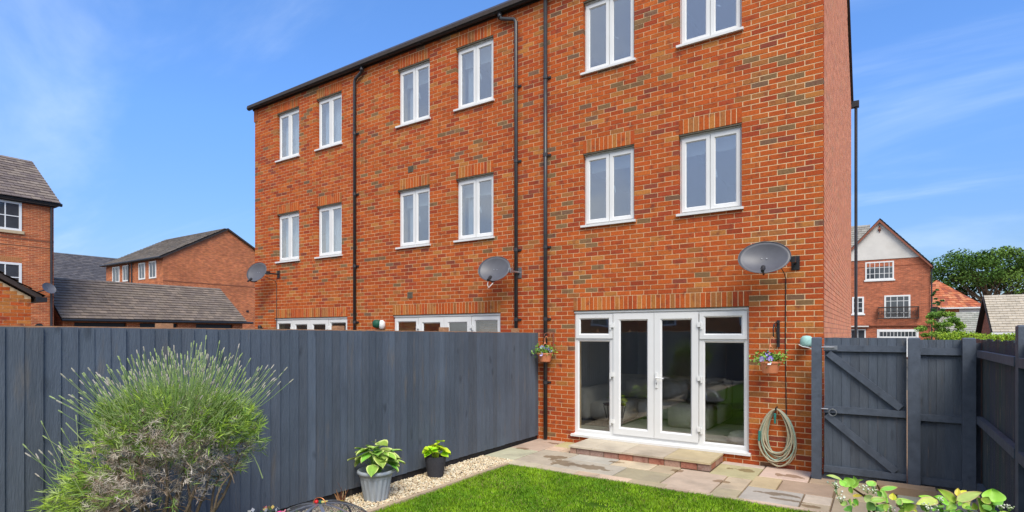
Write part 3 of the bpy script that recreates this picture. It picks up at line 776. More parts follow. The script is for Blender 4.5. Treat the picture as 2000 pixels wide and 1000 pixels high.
for (x, z) in ((-8.10, 5.25), (-8.12, 2.64)):
    v = MB(); v.box(x - .075, x + .075, -.006, .05, z - .065, z + .065)
    for i in range(5): v.box(x - .06, x + .06, -.012, -.004, z - .05 + i * .023, z - .038 + i * .023)
    v.build('air_vent', M['lead'], house)

# windows: window > casement, pane, sill, handle, blind
def frame_ring(m, x0, x1, z0, z1, w, y0, y1, bev=0.008):
    m.box(x0, x1, y0, y1, z0, z0 + w); m.box(x0, x1, y0, y1, z1 - w, z1)
    m.box(x0, x0 + w, y0 + .0006, y1, z0 + w, z1 - w); m.box(x1 - w, x1, y0 + .0006, y1, z0 + w, z1 - w)
def bead_ring(m, x0, x1, z0, z1, w, yo, yi):
    """sloping glazing bead round a pane: from outer edge (front) to inner edge (set back)"""
    O = [(x0, yo, z0), (x1, yo, z0), (x1, yo, z1), (x0, yo, z1)]
    I = [(x0 + w, yi, z0 + w), (x1 - w, yi, z0 + w), (x1 - w, yi, z1 - w), (x0 + w, yi, z1 - w)]
    for i in range(4):
        k = (i + 1) % 4; m.quad(O[i], O[k], I[k], I[i])
def window(a, b, z0, z1, dress):
    f = MB(); Y = .075
    frame_ring(f, a + .002, b - .002, z0 + .0, z1 - .035, .042, Y, Y + .06)
    c = (a + b) / 2; f.box(c - .022, c + .022, Y + .001, Y + .06, z0 + .042, z1 - .077)
    o = f.build('window', M['upvc'], house)
    MB().box(a + .001, b - .001, Y - .028, Y + .09, z1 - .034, z1 - .006).build('head_trim', M['upvc'], o, org=H0)
    MB().box(a + .001, b - .001, .008, Y - .03, z1 - .022, z1 + .001).build('lintel', M['lead'], o, org=H0)
    s_ = MB(); s_.prism([(a - .028, -.045, z0 - .042), (a - .028, -.045, z0 - .008), (a - .028, Y - .002, z0 + .012), (a - .028, Y - .002, z0 - .042)], (b - a + .056, 0, 0))
    s_.build('sill', M['upvc'], o, org=H0)
    for (p, q) in ((a + .03, c - .006), (c + .006, b - .03)):
        k = MB(); zz0, zz1 = z0 + .03, z1 - .065; frame_ring(k, p, q, zz0, zz1, .052, Y - .018, Y - .0012)
        bead_ring(k, p + .052, q - .052, zz0 + .052, zz1 - .052, .014, Y - .017, Y + .004)
        k.build('casement', M['upvc'], o, org=H0)
        MB().box(p + .055, q - .055, Y + .004, Y + .010, zz0 + .055, zz1 - .055).build('pane', M['glass'], o, org=H0)
    h = MB(); hx = c + .075; h.obox((hx, Y + .03, z0 + .50), (.016, 0, 0), (0, .016, 0), (-.02 if dress != 'bare' else .05, 0, .12 if dress != 'bare' else -.04)); h.build('handle', M['white_plastic'], o, org=H0)
    yi = Y + .15
    if dress == 'net':
        m = MB(); n = 40; pts = [(a + .05 + (b - a - .1) * i / n, yi + .018 * math.sin(i * 1.9)) for i in range(n + 1)]
        for i in range(n): m.quad((*pts[i], z0 + .03), (*pts[i + 1], z0 + .03), (*pts[i + 1], z1 - .02), (*pts[i], z1 - .02))
        m.build('net_curtain', M['curtain'], o, org=H0)
    if dress in ('blind', 'blindcurtain'):
        hh = (z1 - z0) * (.27 if dress == 'blindcurtain' else .22)
        m = MB(); m.box(a + .06, b - .06, yi, yi + .012, z1 - hh, z1 - .04); m.box(a + .06, b - .06, yi - .006, yi + .018, z1 - hh - .025, z1 - hh)
        m.build('roller_blind', M['blind'], o, org=H0)
    if dress == 'blindcurtain':
        m = MB(); n = 12
        pts = [(a + .1 + .15 * i / n, yi + .05 + .02 * math.sin(i * 1.8)) for i in range(n + 1)]
        for i in range(n): m.quad((*pts[i], z0 + .1), (*pts[i + 1], z0 + .1), (*pts[i + 1], z1 - .05), (*pts[i], z1 - .05))
        m.build('curtain', M['curtain'], o, org=H0)
    return o
DR = ['net', 'net', 'blindcurtain', 'blindcurtain', 'blind', 'blind']
for i, (a, b) in enumerate(WX):
    window(a, b, 3.66, 4.86, DR[i])
    window(a, b, 6.21, 7.41, DR[i] if i < 4 else 'bare')

# patio doors
def patio_door(a, b, style):
    Y = .055; z0, z1 = .16, 2.22
    f = MB(); frame_ring(f, a + .002, b - .002, z0, z1 - .03, .055, Y, Y + .07)
    L1, R1 = a + .705, b - .705
    for x in (L1 - .06, R1): f.box(x, x + .06, Y + .0009, Y + .07, z0 + .055, z1 - .085)
    f.box(a + .057, L1 - .06, Y + .0013, Y + .07, 1.735, 1.785); f.box(R1 + .06, b - .057, Y + .0013, Y + .07, 1.735, 1.785)
    o = f.build('patio_door', M['upvc'], house)
    MB().box(a + .001, b - .001, Y - .03, Y + .09, z1 - .029, z1 + .003).build('head_trim', M['upvc'], o, org=H0)
    MB().box(a + .001, b - .001, .008, Y + .02, z1 + .004, z1 + .0145).build('lintel', M['lead'], o, org=H0)
    s_ = MB(); s_.prism([(a - .03, -.05, .118), (a - .03, -.05, .15), (a - .03, Y + .0, .168), (a - .03, Y + .0, .118)], (b - a + .06, 0, 0)); s_.build('sill', M['upvc'], o, org=H0)
    # fixed lower lights and fan lights
    for (p, q, s0, s1, nm) in ((a + .057, L1 - .06, z0 + .055, 1.735, 'side_light'), (R1 + .06, b - .057, z0 + .055, 1.735, 'side_light')):
        k = MB(); bead_ring(k, p, q, s0, s1, .022, Y + .0005, Y + .018); k.build('glazing_bead', M['upvc'], o, org=H0)
        MB().box(p + .01, q - .01, Y + .018, Y + .024, s0 + .01, s1 - .01).build('pane', M['door_glass'], o, org=H0)
    for (p, q) in ((a + .03, L1 - .01), (R1 + .01, b - .03)):
        k = MB(); frame_ring(k, p, q, 1.765, z1 - .055, .06, Y - .02, Y - .001); bead_ring(k, p + .06, q - .06, 1.825, z1 - .115, .02, Y - .019, Y + .004)
        k.build('fan_light', M['upvc'], o, org=H0)
        MB().box(p + .065, q - .065, Y + .004, Y + .010, 1.83, z1 - .12).build('pane', M['door_glass'], o, org=H0)
    c = (L1 + R1) / 2
    for (p, q, sx) in ((L1 + .006, c - .003, 1), (c + .003, R1 - .006, -1)):
        k = MB(); frame_ring(k, p, q, .215, z1 - .05, .095, Y - .024, Y - .001); bead_ring(k, p + .095, q - .095, .31, z1 - .145, .022, Y - .023, Y + .004)
        lf = k.build('door_leaf', M['upvc'], o, org=H0)
        MB().box(p + .1, q - .1, Y + .004, Y + .010, .315, z1 - .15).build('pane', M['door_glass'], o, org=H0)
        hx = p - .012 if sx > 0 else q + .012
        for zz in (.42, 1.18, 1.98):
            h = MB(); h.box(hx - .022, hx + .022, Y - .05, Y - .025, zz - .035, zz + .035); h.box(hx - .035 * sx - .01, hx - .035 * sx + .01, Y - .045, Y - .004, zz - .07, zz + .02)
            h.build('hinge', M['white_plastic'], o, org=H0)
    h = MB(); h.box(c + .025, c + .06, Y - .042, Y - .024, 1.0, 1.24); h.tube([(c + .042, Y - .04, 1.16), (c + .042, Y - .085, 1.16), (c + .17, Y - .085, 1.155)], .010, 8)
    h.build('handle', M['white_plastic'], o, org=H0)
    MB().box(c + .036, c + .048, Y - .0435, Y - .0415, 1.055, 1.085).build('keyhole', M['black'], o, org=H0)
    if style == 'neighbour':
        m = MB()
        for i in range(30): m.obox((R1 + .08, Y + .12, 1.35 + i * .03), (.56, 0, 0), (0, .02, .012), (0, 0, .003))
        for i in range(8): m.obox((a + .1, Y + .12, 1.9 + i * .03), (.5, 0, 0), (0, .02, .012), (0, 0, .003))
        m.build('slatted_blind', M['woodblind'], o, org=H0)
    return o
for i, (a, b) in enumerate(DX): patio_door(a, b, ('plain', 'neighbour', 'own')[i])

# ------------------------------------------------------------------ satellite dishes
def sat_dish(loc, w, h, yaw_, tilt, side_x, label, lnb, white_cable=False):
    t = thing('satellite_dish', label, 'satellite dish', loc, 'satellite dishes on the brick walls')
    c = Vector(loc)
    # dish faces local -Y, rotated about z then tilted up
    Rm = Matrix.Rotation(yaw_, 4, 'Z') @ Matrix.Rotation(-tilt, 4, 'X')
    m = MB(); seg, rg = 40, 7; depth = .075 * w / .6
    idx = []
    for side_ in (0, 1):
        base = len(m.v)
        for i in range(rg + 1):
            r = i / rg
            for k in range(seg):
                th = 2 * math.pi * k / seg
                p = Vector((w / 2 * r * math.cos(th), -depth * r * r + side_ * .008, h / 2 * r * math.sin(th)))
                m.v.append(tuple(c + Rm @ p)); m.c.append(None)
        for i in range(rg):
            for k in range(seg):
                a = base + i * seg + k; b = base + i * seg + (k + 1) % seg
                m.f.append((a, b, b + seg, a + seg) if side_ == 0 else (a + seg, b + seg, b, a))
    n1 = (rg) * seg; n2 = (rg + 1) * seg + rg * seg
    for k in range(seg): m.f.append((n1 + k, n1 + (k + 1) % seg, n2 + (k + 1) % seg, n2 + k))
    m.build('reflector', M['dish'], t, smooth=True)
    rim = MB(); rim.tube([c + Rm @ Vector((w / 2 * math.cos(2 * math.pi * k / 40), -depth, h / 2 * math.sin(2 * math.pi * k / 40))) for k in range(41)], .005, 6, cap=False); rim.build('rim', M['dish'], t)
    # arm and feed
    e0 = c + Rm @ Vector((0, 0.02, -h / 2 * .8)); e1 = c + Rm @ Vector((0, -w * .38, -h / 2 * 1.22))
    a = MB(); a.tube([e0, c + Rm @ Vector((0, -.05, -h / 2 * 1.03)), e1], .012, 8); a.build('feed_arm', M['black'], t)
    dv = (c - e1).normalized()
    b = MB(); b.tube([e1 - dv * .03, e1 + dv * .05, e1 + dv * .055, e1 + dv * .11], [.022, .024, .03, .03], 12); b.build('feed_horn', M['black'], t, smooth=False)
    for dx in (-.03, .03):
        b = MB(); b.tube([c + Rm @ Vector((dx, -.012, .02)), c + Rm @ Vector((dx, .0, .02))], .006, 8); b.build('bolt', M['metal'], t)
    # mount to the wall
    br = MB(); bk = c + Rm @ Vector((0, .03, 0)); wall = Vector((c.x + side_x, -.01, c.z - .03))
    br.tube([bk, Vector((wall.x, bk.y + .02, c.z - .02)), Vector((wall.x, wall.y - .01, c.z - .02))], .018, 8)
    br.box(wall.x - .05, wall.x + .05, -.012, -.001, c.z - .12, c.z + .07); br.box(wall.x - .025, wall.x + .03, bk.y - .03, bk.y + .05, c.z - .05, c.z + .03)
    br.build('wall_bracket', M['metal'] if white_cable else M['black'], t)
    if white_cable:
        q = MB(); q.tube([e1, e1 + Vector((-.02, 0, -.09)), e1 + Vector((0, .01, -.14)), e1 + Vector((.03, .03, -.1)), e0 + Vector((0, 0, -.01))], .007, 6); q.build('cable_loop', M['white_plastic'], t)
    return t
sat_dish((-1.30, -.33, 2.83), .64, .48, R(6), R(24), .34, 'largest dark mesh satellite dish on the brick wall right of the patio doors', 0)
sat_dish((-5.72, -.33, 2.965), .60, .50, R(14), R(24), .30, 'dark satellite dish with white looped cable beside the middle black downpipe', 0, True)
sat_dish((-13.00, -.33, 3.36), .60, .52, R(14), R(20), .34, 'dark satellite dish at the far left end of the terrace wall', 0)
c = MB(); c.tube([(-1.10, -.30, 2.72), (-1.09, -.06, 2.66), (-1.08, -.008, 2.60), (-1.085, -.008, 1.7), (-1.075, -.008, .72)], .0065, 6)
tag(c.build('cable', M['black']), 'thin black cable running down the brick wall from the large satellite dish', 'cable')
c = MB(); c.tube([(-12.8, -.28, 3.26), (-12.76, -.04, 3.18), (-12.74, -.006, 3.10), (-12.74, -.006, 1.2)], .008, 6)
tag(c.build('cable', M['black']), 'thin black cable down the brickwork from the leftmost terrace dish', 'cable')

# ------------------------------------------------------------------ hanging baskets of pansies
def pansy_pot(loc, r, h, hook, label, nf, seed, violet):
    rs = random.Random(seed); x, y, z = loc
    t = thing('hanging_pot', label, 'hanging pot', loc, 'terracotta pots of pansies')
    m = MB(); m.lathe(loc, [(.0, 0), (r * .62, 0), (r * .70, .01), (r * .93, h * .8), (r * .95, h * .84), (r * 1.04, h * .85), (r * 1.04, h), (r * .96, h), (r * .9, h * .8), (0, h * .8)], 28)
    m.build('pot', M['terracotta'], t, smooth=False)
    hk = MB(); zt = z + hook
    for k in range(3):
        th = 2.1 * k + .4; hk.tube([(x + r * math.cos(th), y + r * math.sin(th), z + h), (x, y, zt - .09)], .0028, 5)
    hk.tube([(x, y, zt - .10), (x, y, zt - .03), (x + .012, y, zt), (x + .03, y, zt + .012), (x + .045, y, zt - .005), (x + .045, y, zt - .025)], .006, 6)
    hk.tube([(x, y, zt - .12), (x, y, zt - .08)], [.016, .008], 8)
    hk.build('hanger', M['terracotta'], t)
    P = np.array([[x, y, z + h]]) + rng.normal(size=(420, 3)) * np.array([r * .72, r * .6, .04]) + np.array([0, 0, .045])
    cols = np.array([(0.18, 0.34, 0.05), (0.26, 0.44, 0.07), (0.10, 0.22, 0.03)])[rng.integers(0, 3, 420)]
    leaf_cloud('foliage', P, .045, cols, M['leaf'], t, loc, aspect=.55)
    for k in range(nf):
        th = rs.uniform(0, 6.28); rr = r * rs.uniform(.1, 1.15); fx, fy, fz = x + rr * math.cos(th), y - abs(rr * math.sin(th)) * .9, z + h + rs.uniform(.02, .10)
        if k == 0: fx, fy, fz = x + r * .1, y - r * 1.02, z + h * .85
        m = MB(); base = rs.choice(violet)
        s_ = rs.uniform(.022, .032)
        nrm = Vector((rs.uniform(-.5, .3), -1, rs.uniform(0, .5))).normalized(); u = nrm.cross(Vector((0, 0, 1))).normalized(); v = u.cross(nrm)
        for q_ in range(5):
            a = 1.257 * q_ + .3; d_ = u * math.cos(a) + v * math.sin(a); e_ = nrm.cross(d_)
            cc = base if q_ < 3 else tuple(min(1, w * 1.5 + .05) for w in base)
            o_ = Vector((fx, fy, fz)) + nrm * (.002 * q_)
            m.poly([o_, o_ + d_ * s_ * .7 - e_ * s_ * .55, o_ + d_ * s_ * 1.25 - e_ * s_ * .3 + nrm * .003, o_ + d_ * s_ * 1.25 + e_ * s_ * .3 + nrm * .003, o_ + d_ * s_ * .7 + e_ * s_ * .55], cc)
        ob = m.build('flower', M['petal'], t)
        e = MB(); o_ = Vector((fx, fy, fz)) + nrm * .012; e.tube([o_ - nrm * .006, o_], [.005, .003], 6, (0.8, 0.6, 0.05)); e.build('flower_eye', M['petal'], ob, org=Vector(loc))
    return t
VIO = [(0.12, 0.035, 0.42), (0.30, 0.22, 0.70), (0.06, 0.01, 0.22), (0.45, 0.38, 0.80)]
pansy_pot((-4.80, -.16, 1.36), .135, .155, .43, 'terracotta hanging pot of lilac pansies in front of the black downpipe', 7, 3, VIO[:2] + VIO[3:])
pansy_pot((-1.24, -.25, 1.31), .135, .165, .48, 'terracotta hanging pot of purple and white pansies on a bracket right of the patio doors', 11, 5, VIO + [(0.7, 0.65, 0.8)])
b = MB(); b.box(-1.19, -1.155, -.022, -.001, 1.66, 2.03); b.tube([(-1.17, -.02, 1.98), (-1.185, -.12, 2.0), (-1.195, -.25, 1.97), (-1.20, -.27, 1.90), (-1.20, -.25, 1.82), (-1.20, -.23, 1.80)], .008, 6); b.tube([(-1.17, -.02, 1.72), (-1.18, -.12, 1.86), (-1.19, -.22, 1.96)], .006, 6)
tag(b.build('basket_bracket', M['black']), 'black wrought iron bracket on the brick holding the right hand pansy pot', 'bracket')
b = MB(); b.box(-4.72, -4.70, -.03, -.001, 1.5, 1.86); b.tube([(-4.71, -.02, 1.86), (-4.74, -.12, 1.87), (-4.80, -.17, 1.84), (-4.81, -.17, 1.80)], .006, 6)
tag(b.build('basket_bracket', M['redwood']), 'thin rusty bracket beside the black downpipe holding the lilac pansy pot', 'bracket')

# ------------------------------------------------------------------ hose
def hose():
    t = thing('garden_hose', 'coiled pale green garden hose hanging on the brick wall beside the gate', 'garden hose', (-1.2, -.05, .8))
    pts = []; cols = []
    loops = 12; rs = random.Random(4); xs0 = -1.19
    prev = None
    L_ = []
    for k in range(loops):
        L_.append((rs.uniform(.12, .26), rs.uniform(.55, .86), rs.uniform(-.05, .05), rs.uniform(-.02, .03)))
    NS = 40
    for k in range(loops):
        a, b_ = L_[k], L_[(k + 1) % loops]
        for i in range(NS):
            s_ = i / NS; w, h, cx, dy = [p + (q_ - p) * s_ for p, q_ in zip(a, b_)]
            th = 2 * math.pi * s_
            # egg: top narrow at hook, bottom wide
            zz = .81 - h / 2 + h / 2 * math.cos(th); wd = w * (.62 + .38 * (1 - math.cos(th)) / 2 + .12 * math.sin(th) ** 2)
            pts.append((xs0 + cx * (1 - math.cos(th)) / 2 + wd * math.sin(th), -.035 - .055 * ((k * 5 % loops) / loops) - .02 * math.sin(th * .5), max(zz, .015)))
            g_ = (0.42, 0.38, 0.26) if k % 3 else (0.30, 0.40, 0.31)
            cols.append(g_)
    m = MB(); m.tube(pts, .0105, 7, cols=cols); m.build('hose_coil', M['hose'], t, smooth=True)
    f = MB(); f.tube([(-1.20, -.12, .76), (-1.20, -.12, .70), (-1.20, -.12, .695), (-1.20, -.12, .62)], [.016, .018, .014, .014], 10); f.build('connector', M['teal'], t)
    f = MB(); f.tube([(-1.40, -.10, .50), (-1.405, -.10, .36)], .015, 10); f.build('connector', M['teal'], t)
    f = MB(); f.tube([(-1.19, -.001, .84), (-1.19, -.13, .80), (-1.19, -.14, .84)], .009, 6); f.build('hook', M['black'], t)
hose()

# pale teal pouch and odd wall fittings
p = thing('peg_bag', 'small pale teal pouch with white strap hanging on the brick beside the gate post', 'pouch', (-.83, -.1, 1.68))
m = MB(); m.lathe((-.82, -.09, 1.66), [(.02, 0), (.065, .015), (.078, .05), (.08, .09), (.07, .13), (.045, .155), (.0, .16)], 20); o = m.build('pouch', M['pale_teal'], p, smooth=True)
m = MB(); m.tube([(-.91, -.12, 1.70), (-.86, -.17, 1.675), (-.80, -.18, 1.665), (-.755, -.17, 1.645), (-.76, -.17, 1.66)], .006, 6); m.build('strap', M['white_plastic'], p)
p = thing('wall_lamp', 'round dark green wall fitting with white base beside the middle patio doors', 'wall fitting', (-8.93, -.1, 2.05))
m = MB(); m.lathe((-8.97, -.12, 1.96), [(.03, 0), (.085, .02), (.10, .07), (.10, .13), (.07, .17), (0, .18)], 20); m.build('green_cover', M['green_plastic'], p, smooth=True)
m = MB(); m.lathe((-8.88, -.07, 1.94), [(.03, 0), (.06, .02), (.075, .08), (.07, .15), (.03, .19), (0, .195)], 20); m.build('back_plate', M['white_plastic'], p, smooth=True)
m = MB(); m.lathe((-13.35, -.08, 1.93), [(.03, 0), (.05, .01), (.05, .1), (.03, .13), (0, .13)], 14); m.box(-13.37, -13.33, -.06, -.001, 1.96, 2.0)
tag(m.build('wall_light', M['black']), 'small black outside light at the far left end of the terrace', 'wall light')

# ------------------------------------------------------------------ fences
FC = [(0.084, 0.103, 0.131), (0.080, 0.098, 0.124), (0.088, 0.107, 0.137), (0.078, 0.092, 0.114), (0.086, 0.101, 0.124)]
def board_mesh(name, w, h, t0, t1, m, col):
    """feather edged board along local X (width), thickness towards +Y local"""
    b = MB(); k = 8
    rs = [random.uniform(-.0015, .0015) for _ in range(k + 1)]
    for i in range(k + 1):
        z = h * i / k
        b.v += [(rs[i], 0, z), (w + rs[i], 0, z), (w + rs[i], -t1, z), (rs[i], -t0, z)]; b.c += [col] * 4
    for i in range(k):
        n = i * 4
        for q_ in range(4): b.f.append((n + q_, n + 4 + q_, n + 4 + (q_ + 1) % 4, n + (q_ + 1) % 4))
    b.f.append((0, 1, 2, 3)); b.f.append((4 * k + 3, 4 * k + 2, 4 * k + 1, 4 * k))
    me = bpy.data.meshes.new(name); me.from_pydata(b.v, [], b.f)
    a = me.attributes.new('tint', 'FLOAT_COLOR', 'POINT'); a.data.foreach_set('color', np.array([(*c_, 1) for c_ in b.c], np.float32).ravel())
    me.materials.append(m); me.validate()
    # make normals consistent
    import bmesh
    q_ = bmesh.new(); q_.from_mesh(me); bmesh.ops.recalc_face_normals(q_, faces=q_.faces); q_.to_mesh(me); q_.free()
    return me
lf = thing('garden_fence', 'long blue grey close board fence between the gravel strip and the neighbouring garden', 'fence', (-5.04, 0, 0))
vars_ = [board_mesh('board', .122, 1.80, .006, .022, M['fence'], tuple(v * f_ for v in random.choice(FC))) for f_ in np.linspace(.88, 1.14, 12)]
y = -0.015; i = 0
while y > -13.9:
    o = bpy.data.objects.new('board', random.choice(vars_)); link(o, lf)
    o.rotation_euler = (R(random.uniform(-.12, .12)), 0, R(90))
    # local X -> +Y world, local -Y -> +X world
    top = 1.856 - y * 0.0056
    o.location = (random.uniform(-.0012, .0012), y - .122, top - 1.80 + random.uniform(-.003, .003)); y -= .105
for y in np.arange(-.6, -14, -1.83):
    m = MB(); m.box(-5.17, -5.07, y - .05, y + .05, -.1, 1.935); m.build('post', M['raw_wood'], lf)
for z in (.3, 1.0, 1.65):
    m = MB(); m.box(-5.066, -5.043, -13.9, -.02, z, z + .08); m.build('rail', M['raw_wood'], lf)
m = MB(); m.prism([(-5.085, -.02, 1.852), (-5.046, -.02, 1.852), (-5.046, -.02, 1.865), (-5.085, -.02, 1.865)], (0, -13.8, .077)); m.build('cap_rail', M['raw_wood'], lf)
m = MB(); m.box(-5.058, -5.045, -13.9, -.02, -.12, .075, (0.02, 0.02, 0.022)); m.build('gravel_board', M['fence'], lf)

# side gate
gt_ = thing('side_gate', 'blue grey ledged timber gate with diagonal braces and metal ring latch', 'gate', (-.17, -.33, 0))
GY = -.33
bw = (.85) / 9
for i in range(9):
    me = board_mesh('gate_board', bw + .001, 1.76, .016, .011, M['fence'], FC[i % 5]); o = bpy.data.objects.new('board', me); link(o, gt_)
    o.location = (-.595 + i * bw + .17, .012 + .0006 * (i % 2), .035)
for (za, zb) in ((1.625, 1.70), (.85, .93), (.10, .18)):
    MB().box(-.598, .252, GY - .042, GY - .005, za, zb).build('ledge', M['rail'], gt_)
def brace(x0, z0, x1, z1):
    d_ = Vector((x1 - x0, 0, z1 - z0)).normalized(); n_ = Vector((-d_.z, 0, d_.x)) * .04
    m = MB(); m.prism([Vector((x0, GY - .040, z0)) - n_, Vector((x1, GY - .040, z1)) - n_, Vector((x1, GY - .040, z1)) + n_, Vector((x0, GY - .040, z0)) + n_], (0, .034, 0)); m.build('brace', M['rail'], gt_)
brace(-.55, 1.60, .20, .96); brace(-.57, .82, .15, .20)
for z in (1.665, .888):
    m = MB(); m.tube([(-.70, GY - .06, z + .01), (-.48, GY - .06, z + .01)] if z > 1 else [(-.66, GY - .06, z + .01), (-.55, GY - .06, z + .01)], .008, 8)
    if z > 1: m.box(-.60, -.45, GY - .052, GY - .043, z - .02, z + .03)
    m.box(-.665, -.635, GY - .068, GY - .052, z - .012, z + .03); m.build('bolt', M['metal'], gt_)
m = MB(); m.tube([(-.50 + .042 * math.cos(k * .3927), GY - .06, .858 + .042 * math.sin(k * .3927)) for k in range(17)], .005, 6, cap=False); m.tube([(-.50, GY - .04, .9), (-.50, GY - .066, .9)], .010, 8); m.build('ring_latch', M['metal'], gt_)
def post(x0, x1, y0, y1, h, label, nm='gate_post'):
    m = MB(); b = .012
    m.v = [(x0, y0, -.1), (x1, y0, -.1), (x1, y1, -.1), (x0, y1, -.1), (x0, y0, h - b), (x1, y0, h - b), (x1, y1, h - b), (x0, y1, h - b), (x0 + b, y0 + b, h), (x1 - b, y0 + b, h), (x1 - b, y1 - b, h), (x0 + b, y1 - b, h)]
    m.c = [None] * 12
    for a in (0, 4):
        for i in range(4): m.f.append((a + i, a + (i + 1) % 4, a + 4 + (i + 1) % 4, a + 4 + i))
    m.f.append((8, 9, 10, 11))
    return m
tag(post(-.735, -.625, -.40, -.28, 1.80, '').build('gate_post', M['rail']), 'blue grey square gate post standing against the brick house corner', 'post')
tag(post(.268, .385, -.43, -.31, 1.80, '').build('gate_post', M['rail']), 'blue grey post on the hinge side of the gate beside the fixed panel', 'post')
fp = thing('infill_fence', 'narrow fixed blue grey board panel between the gate hinge post and corner post', 'fence', (.57, -.33, 0))
for i in range(5):
    w = .378 / 5; me = board_mesh('board', w + .001, 1.74, .014, .010, M['fence'], FC[(i + 2) % 5]); o = bpy.data.objects.new('board', me); link(o, fp)
    o.location = (.387 + i * w - .57, .012 + .0006 * (i % 2), .035)
for (za, zb) in ((1.60, 1.68), (.83, .905), (.09, .17)): MB().box(.386, .764, GY - .042, GY - .005, za, zb).build('rail', M['rail'], fp)
rfc = thing('right_fence', 'weathered blue grey board fence with peeling paint running from the corner post', 'fence', (.93, -.3, 0))
tag(post(.765, .882, -.43, -.31, 1.80, '').build('corner_post', M['rail']), 'blue grey corner post where the right fence meets the fixed panel', 'post')
MB().box(.883, .940, -.300, -.284, .05, 1.74).build('added_gap_strip', M['rail'], rfc)  # added strip, hides the brown bounce light in the gap behind the corner post
y = .62
while y > -7.0:
    me = board_mesh('board', .0985, 1.72 + random.uniform(-.012, .012), .012, .012, M['fence_worn'] if y < -.5 else M['fence'], tuple(v * random.uniform(.62, .85) for v in random.choice(FC)))
    o = bpy.data.objects.new('board', me); link(o, rfc); o.rotation_euler = (0, 0, R(-90)); o.location = (.955 - .93, y + .3, .06); y -= .101
for (za, zb) in ((1.585, 1.66), (.85, .93), (.10, .19)):
    MB().box(.885, .938, -2.49, -.44, za, zb).build('rail', M['rail'], rfc)
    MB().box(.885, .938, -6.9, -2.63, za, zb).build('rail', M['rail'], rfc)
tag(post(.893, 1.01, -2.62, -2.50, 1.915, '').build('fence_post', M['rail']), 'tall blue grey fence post nearest the camera at the right edge', 'post')

# ------------------------------------------------------------------ leaves and plants
def curved_leaf(base, tip, width, nrm, cup=0.15, droop=0.1, cin=(.1, .2, .03), cout=None, rows=6, cs=2, shape=0.55, mb=None):
    """a leaf blade as a small curved sheet with a folded midrib and a coloured margin"""
    m = mb or MB(); b, t = Vector(base), Vector(tip); ax = t - b; Ln = ax.length; ax.normalize(); n_ = Vector(nrm).normalized()
    sd = ax.cross(n_).normalized(); n_ = sd.cross(ax).normalized()
    n0 = len(m.v); K = 2 * cs + 1
    for i in range(rows + 1):
        s_ = i / rows
        w = width / 2 * (math.sin(math.pi * min(1, s_) ** shape) ** .8 if 0 < s_ < 1 else 0.02)
        for k in range(K):
            q_ = (k - cs) / cs
            p = b + ax * Ln * s_ + sd * w * q_ + n_ * (abs(q_) * cup * width - droop * Ln * (s_ ** 2) * 1.0 + droop * Ln * s_ * .6 + .012 * width * math.sin(s_ * 17 + k * 2))
            m.v.append(tuple(p)); c = cin
            if cout is not None and (abs(q_) > .9 or s_ > .93): c = cout
            m.c.append(c)
    for i in range(rows):
        for k in range(K - 1):
            a = n0 + i * K + k; m.f.append((a, a + 1, a + K + 1, a + K))
    return m

def hosta(pos, name, label, potf, rimz, nl, ll, lw, spread, cin, cout, seed, tall=.2):
    rs = random.Random(seed); x, y, z = pos
    t = thing(name, label, 'potted plant', pos)
    potf(t)
    MB().lathe((x, y, rimz - .03), [(0, .004), (.13, .002)], 20).build('soil', M['soil'], t)
    for i in range(nl):
        th = rs.uniform(0, 6.283) if i > 2 else i * 2.2; e = (i / nl) ** .7
        r0 = spread * (.25 + .6 * e) * rs.uniform(.8, 1.15); hz = rimz + tall * (1.05 - .75 * e) * rs.uniform(.8, 1.15)
        d_ = Vector((math.cos(th), math.sin(th), 0)); b = Vector((x, y, hz)) + d_ * r0 * .55
        if b.x < -4.99: b.x = -4.99
        L_ = ll * rs.uniform(.75, 1.15); tip = b + d_ * L_ * .8 + Vector((0, 0, L_ * rs.uniform(-.55, .25)))
        if tip.x < -5.02: tip.x = -5.0
        ci = tuple(v * rs.uniform(.8, 1.2) for v in cin); m = curved_leaf(b, tip, lw * rs.uniform(.8, 1.15), (d_ * .2 + Vector((0, 0, 1)) + Vector((rs.uniform(-.4, .4), rs.uniform(-.4, .4), 0))), .14, .25, ci, cout, 7, 3, .62)
        m.build('leaf', M['leaf'], t, smooth=True)
        s_ = MB(); s_.tube([(x + d_.x * .03, y + d_.y * .03, rimz - .03), Vector((x, y, (rimz + hz) / 2 + .02)) + d_ * r0 * .35, b], .004, 5, tuple(v * .9 for v in cin)); s_.build('leaf_stalk', M['leaf'], t)
    return t
def grey_pot(t):
    x, y, z = -4.70, -4.08, 0
    m = MB(); m.lathe((x, y, -.005), [(0, 0), (.125, 0), (.128, .01, 1), (.165, .235, 1), (.170, .25, 0), (.176, .26, 0), (.180, .29, 0), (.196, .295, 0), (.205, .31, 0), (.203, .33, 0), (.190, .338, 0), (.178, .335, 0), (.172, .29, 0), (0, .29, 0)], 96, flute=.0065, nfl=16)
    m.build('pot', M['grey_pot'], t, smooth=True)
def dark_pot(t):
    x, y, z = -4.80, -2.97, 0
    m = MB(); m.lathe((x, y, -.005), [(0, 0), (.092, 0), (.100, .01), (.132, .20), (.136, .262), (.136, .272), (.122, .272), (.118, .23), (0, .23)], 40)
    m.build('pot', M['dark_pot'], t, smooth=False)
hosta((-4.70, -4.08, 0), 'variegated_hosta', 'hosta with cream edged leaves in a ribbed grey pot on the gravel', grey_pot, .30, 40,   .20, .145, .34, (0.24, 0.44, 0.07), (0.74, 0.80, 0.26), 3, .31)
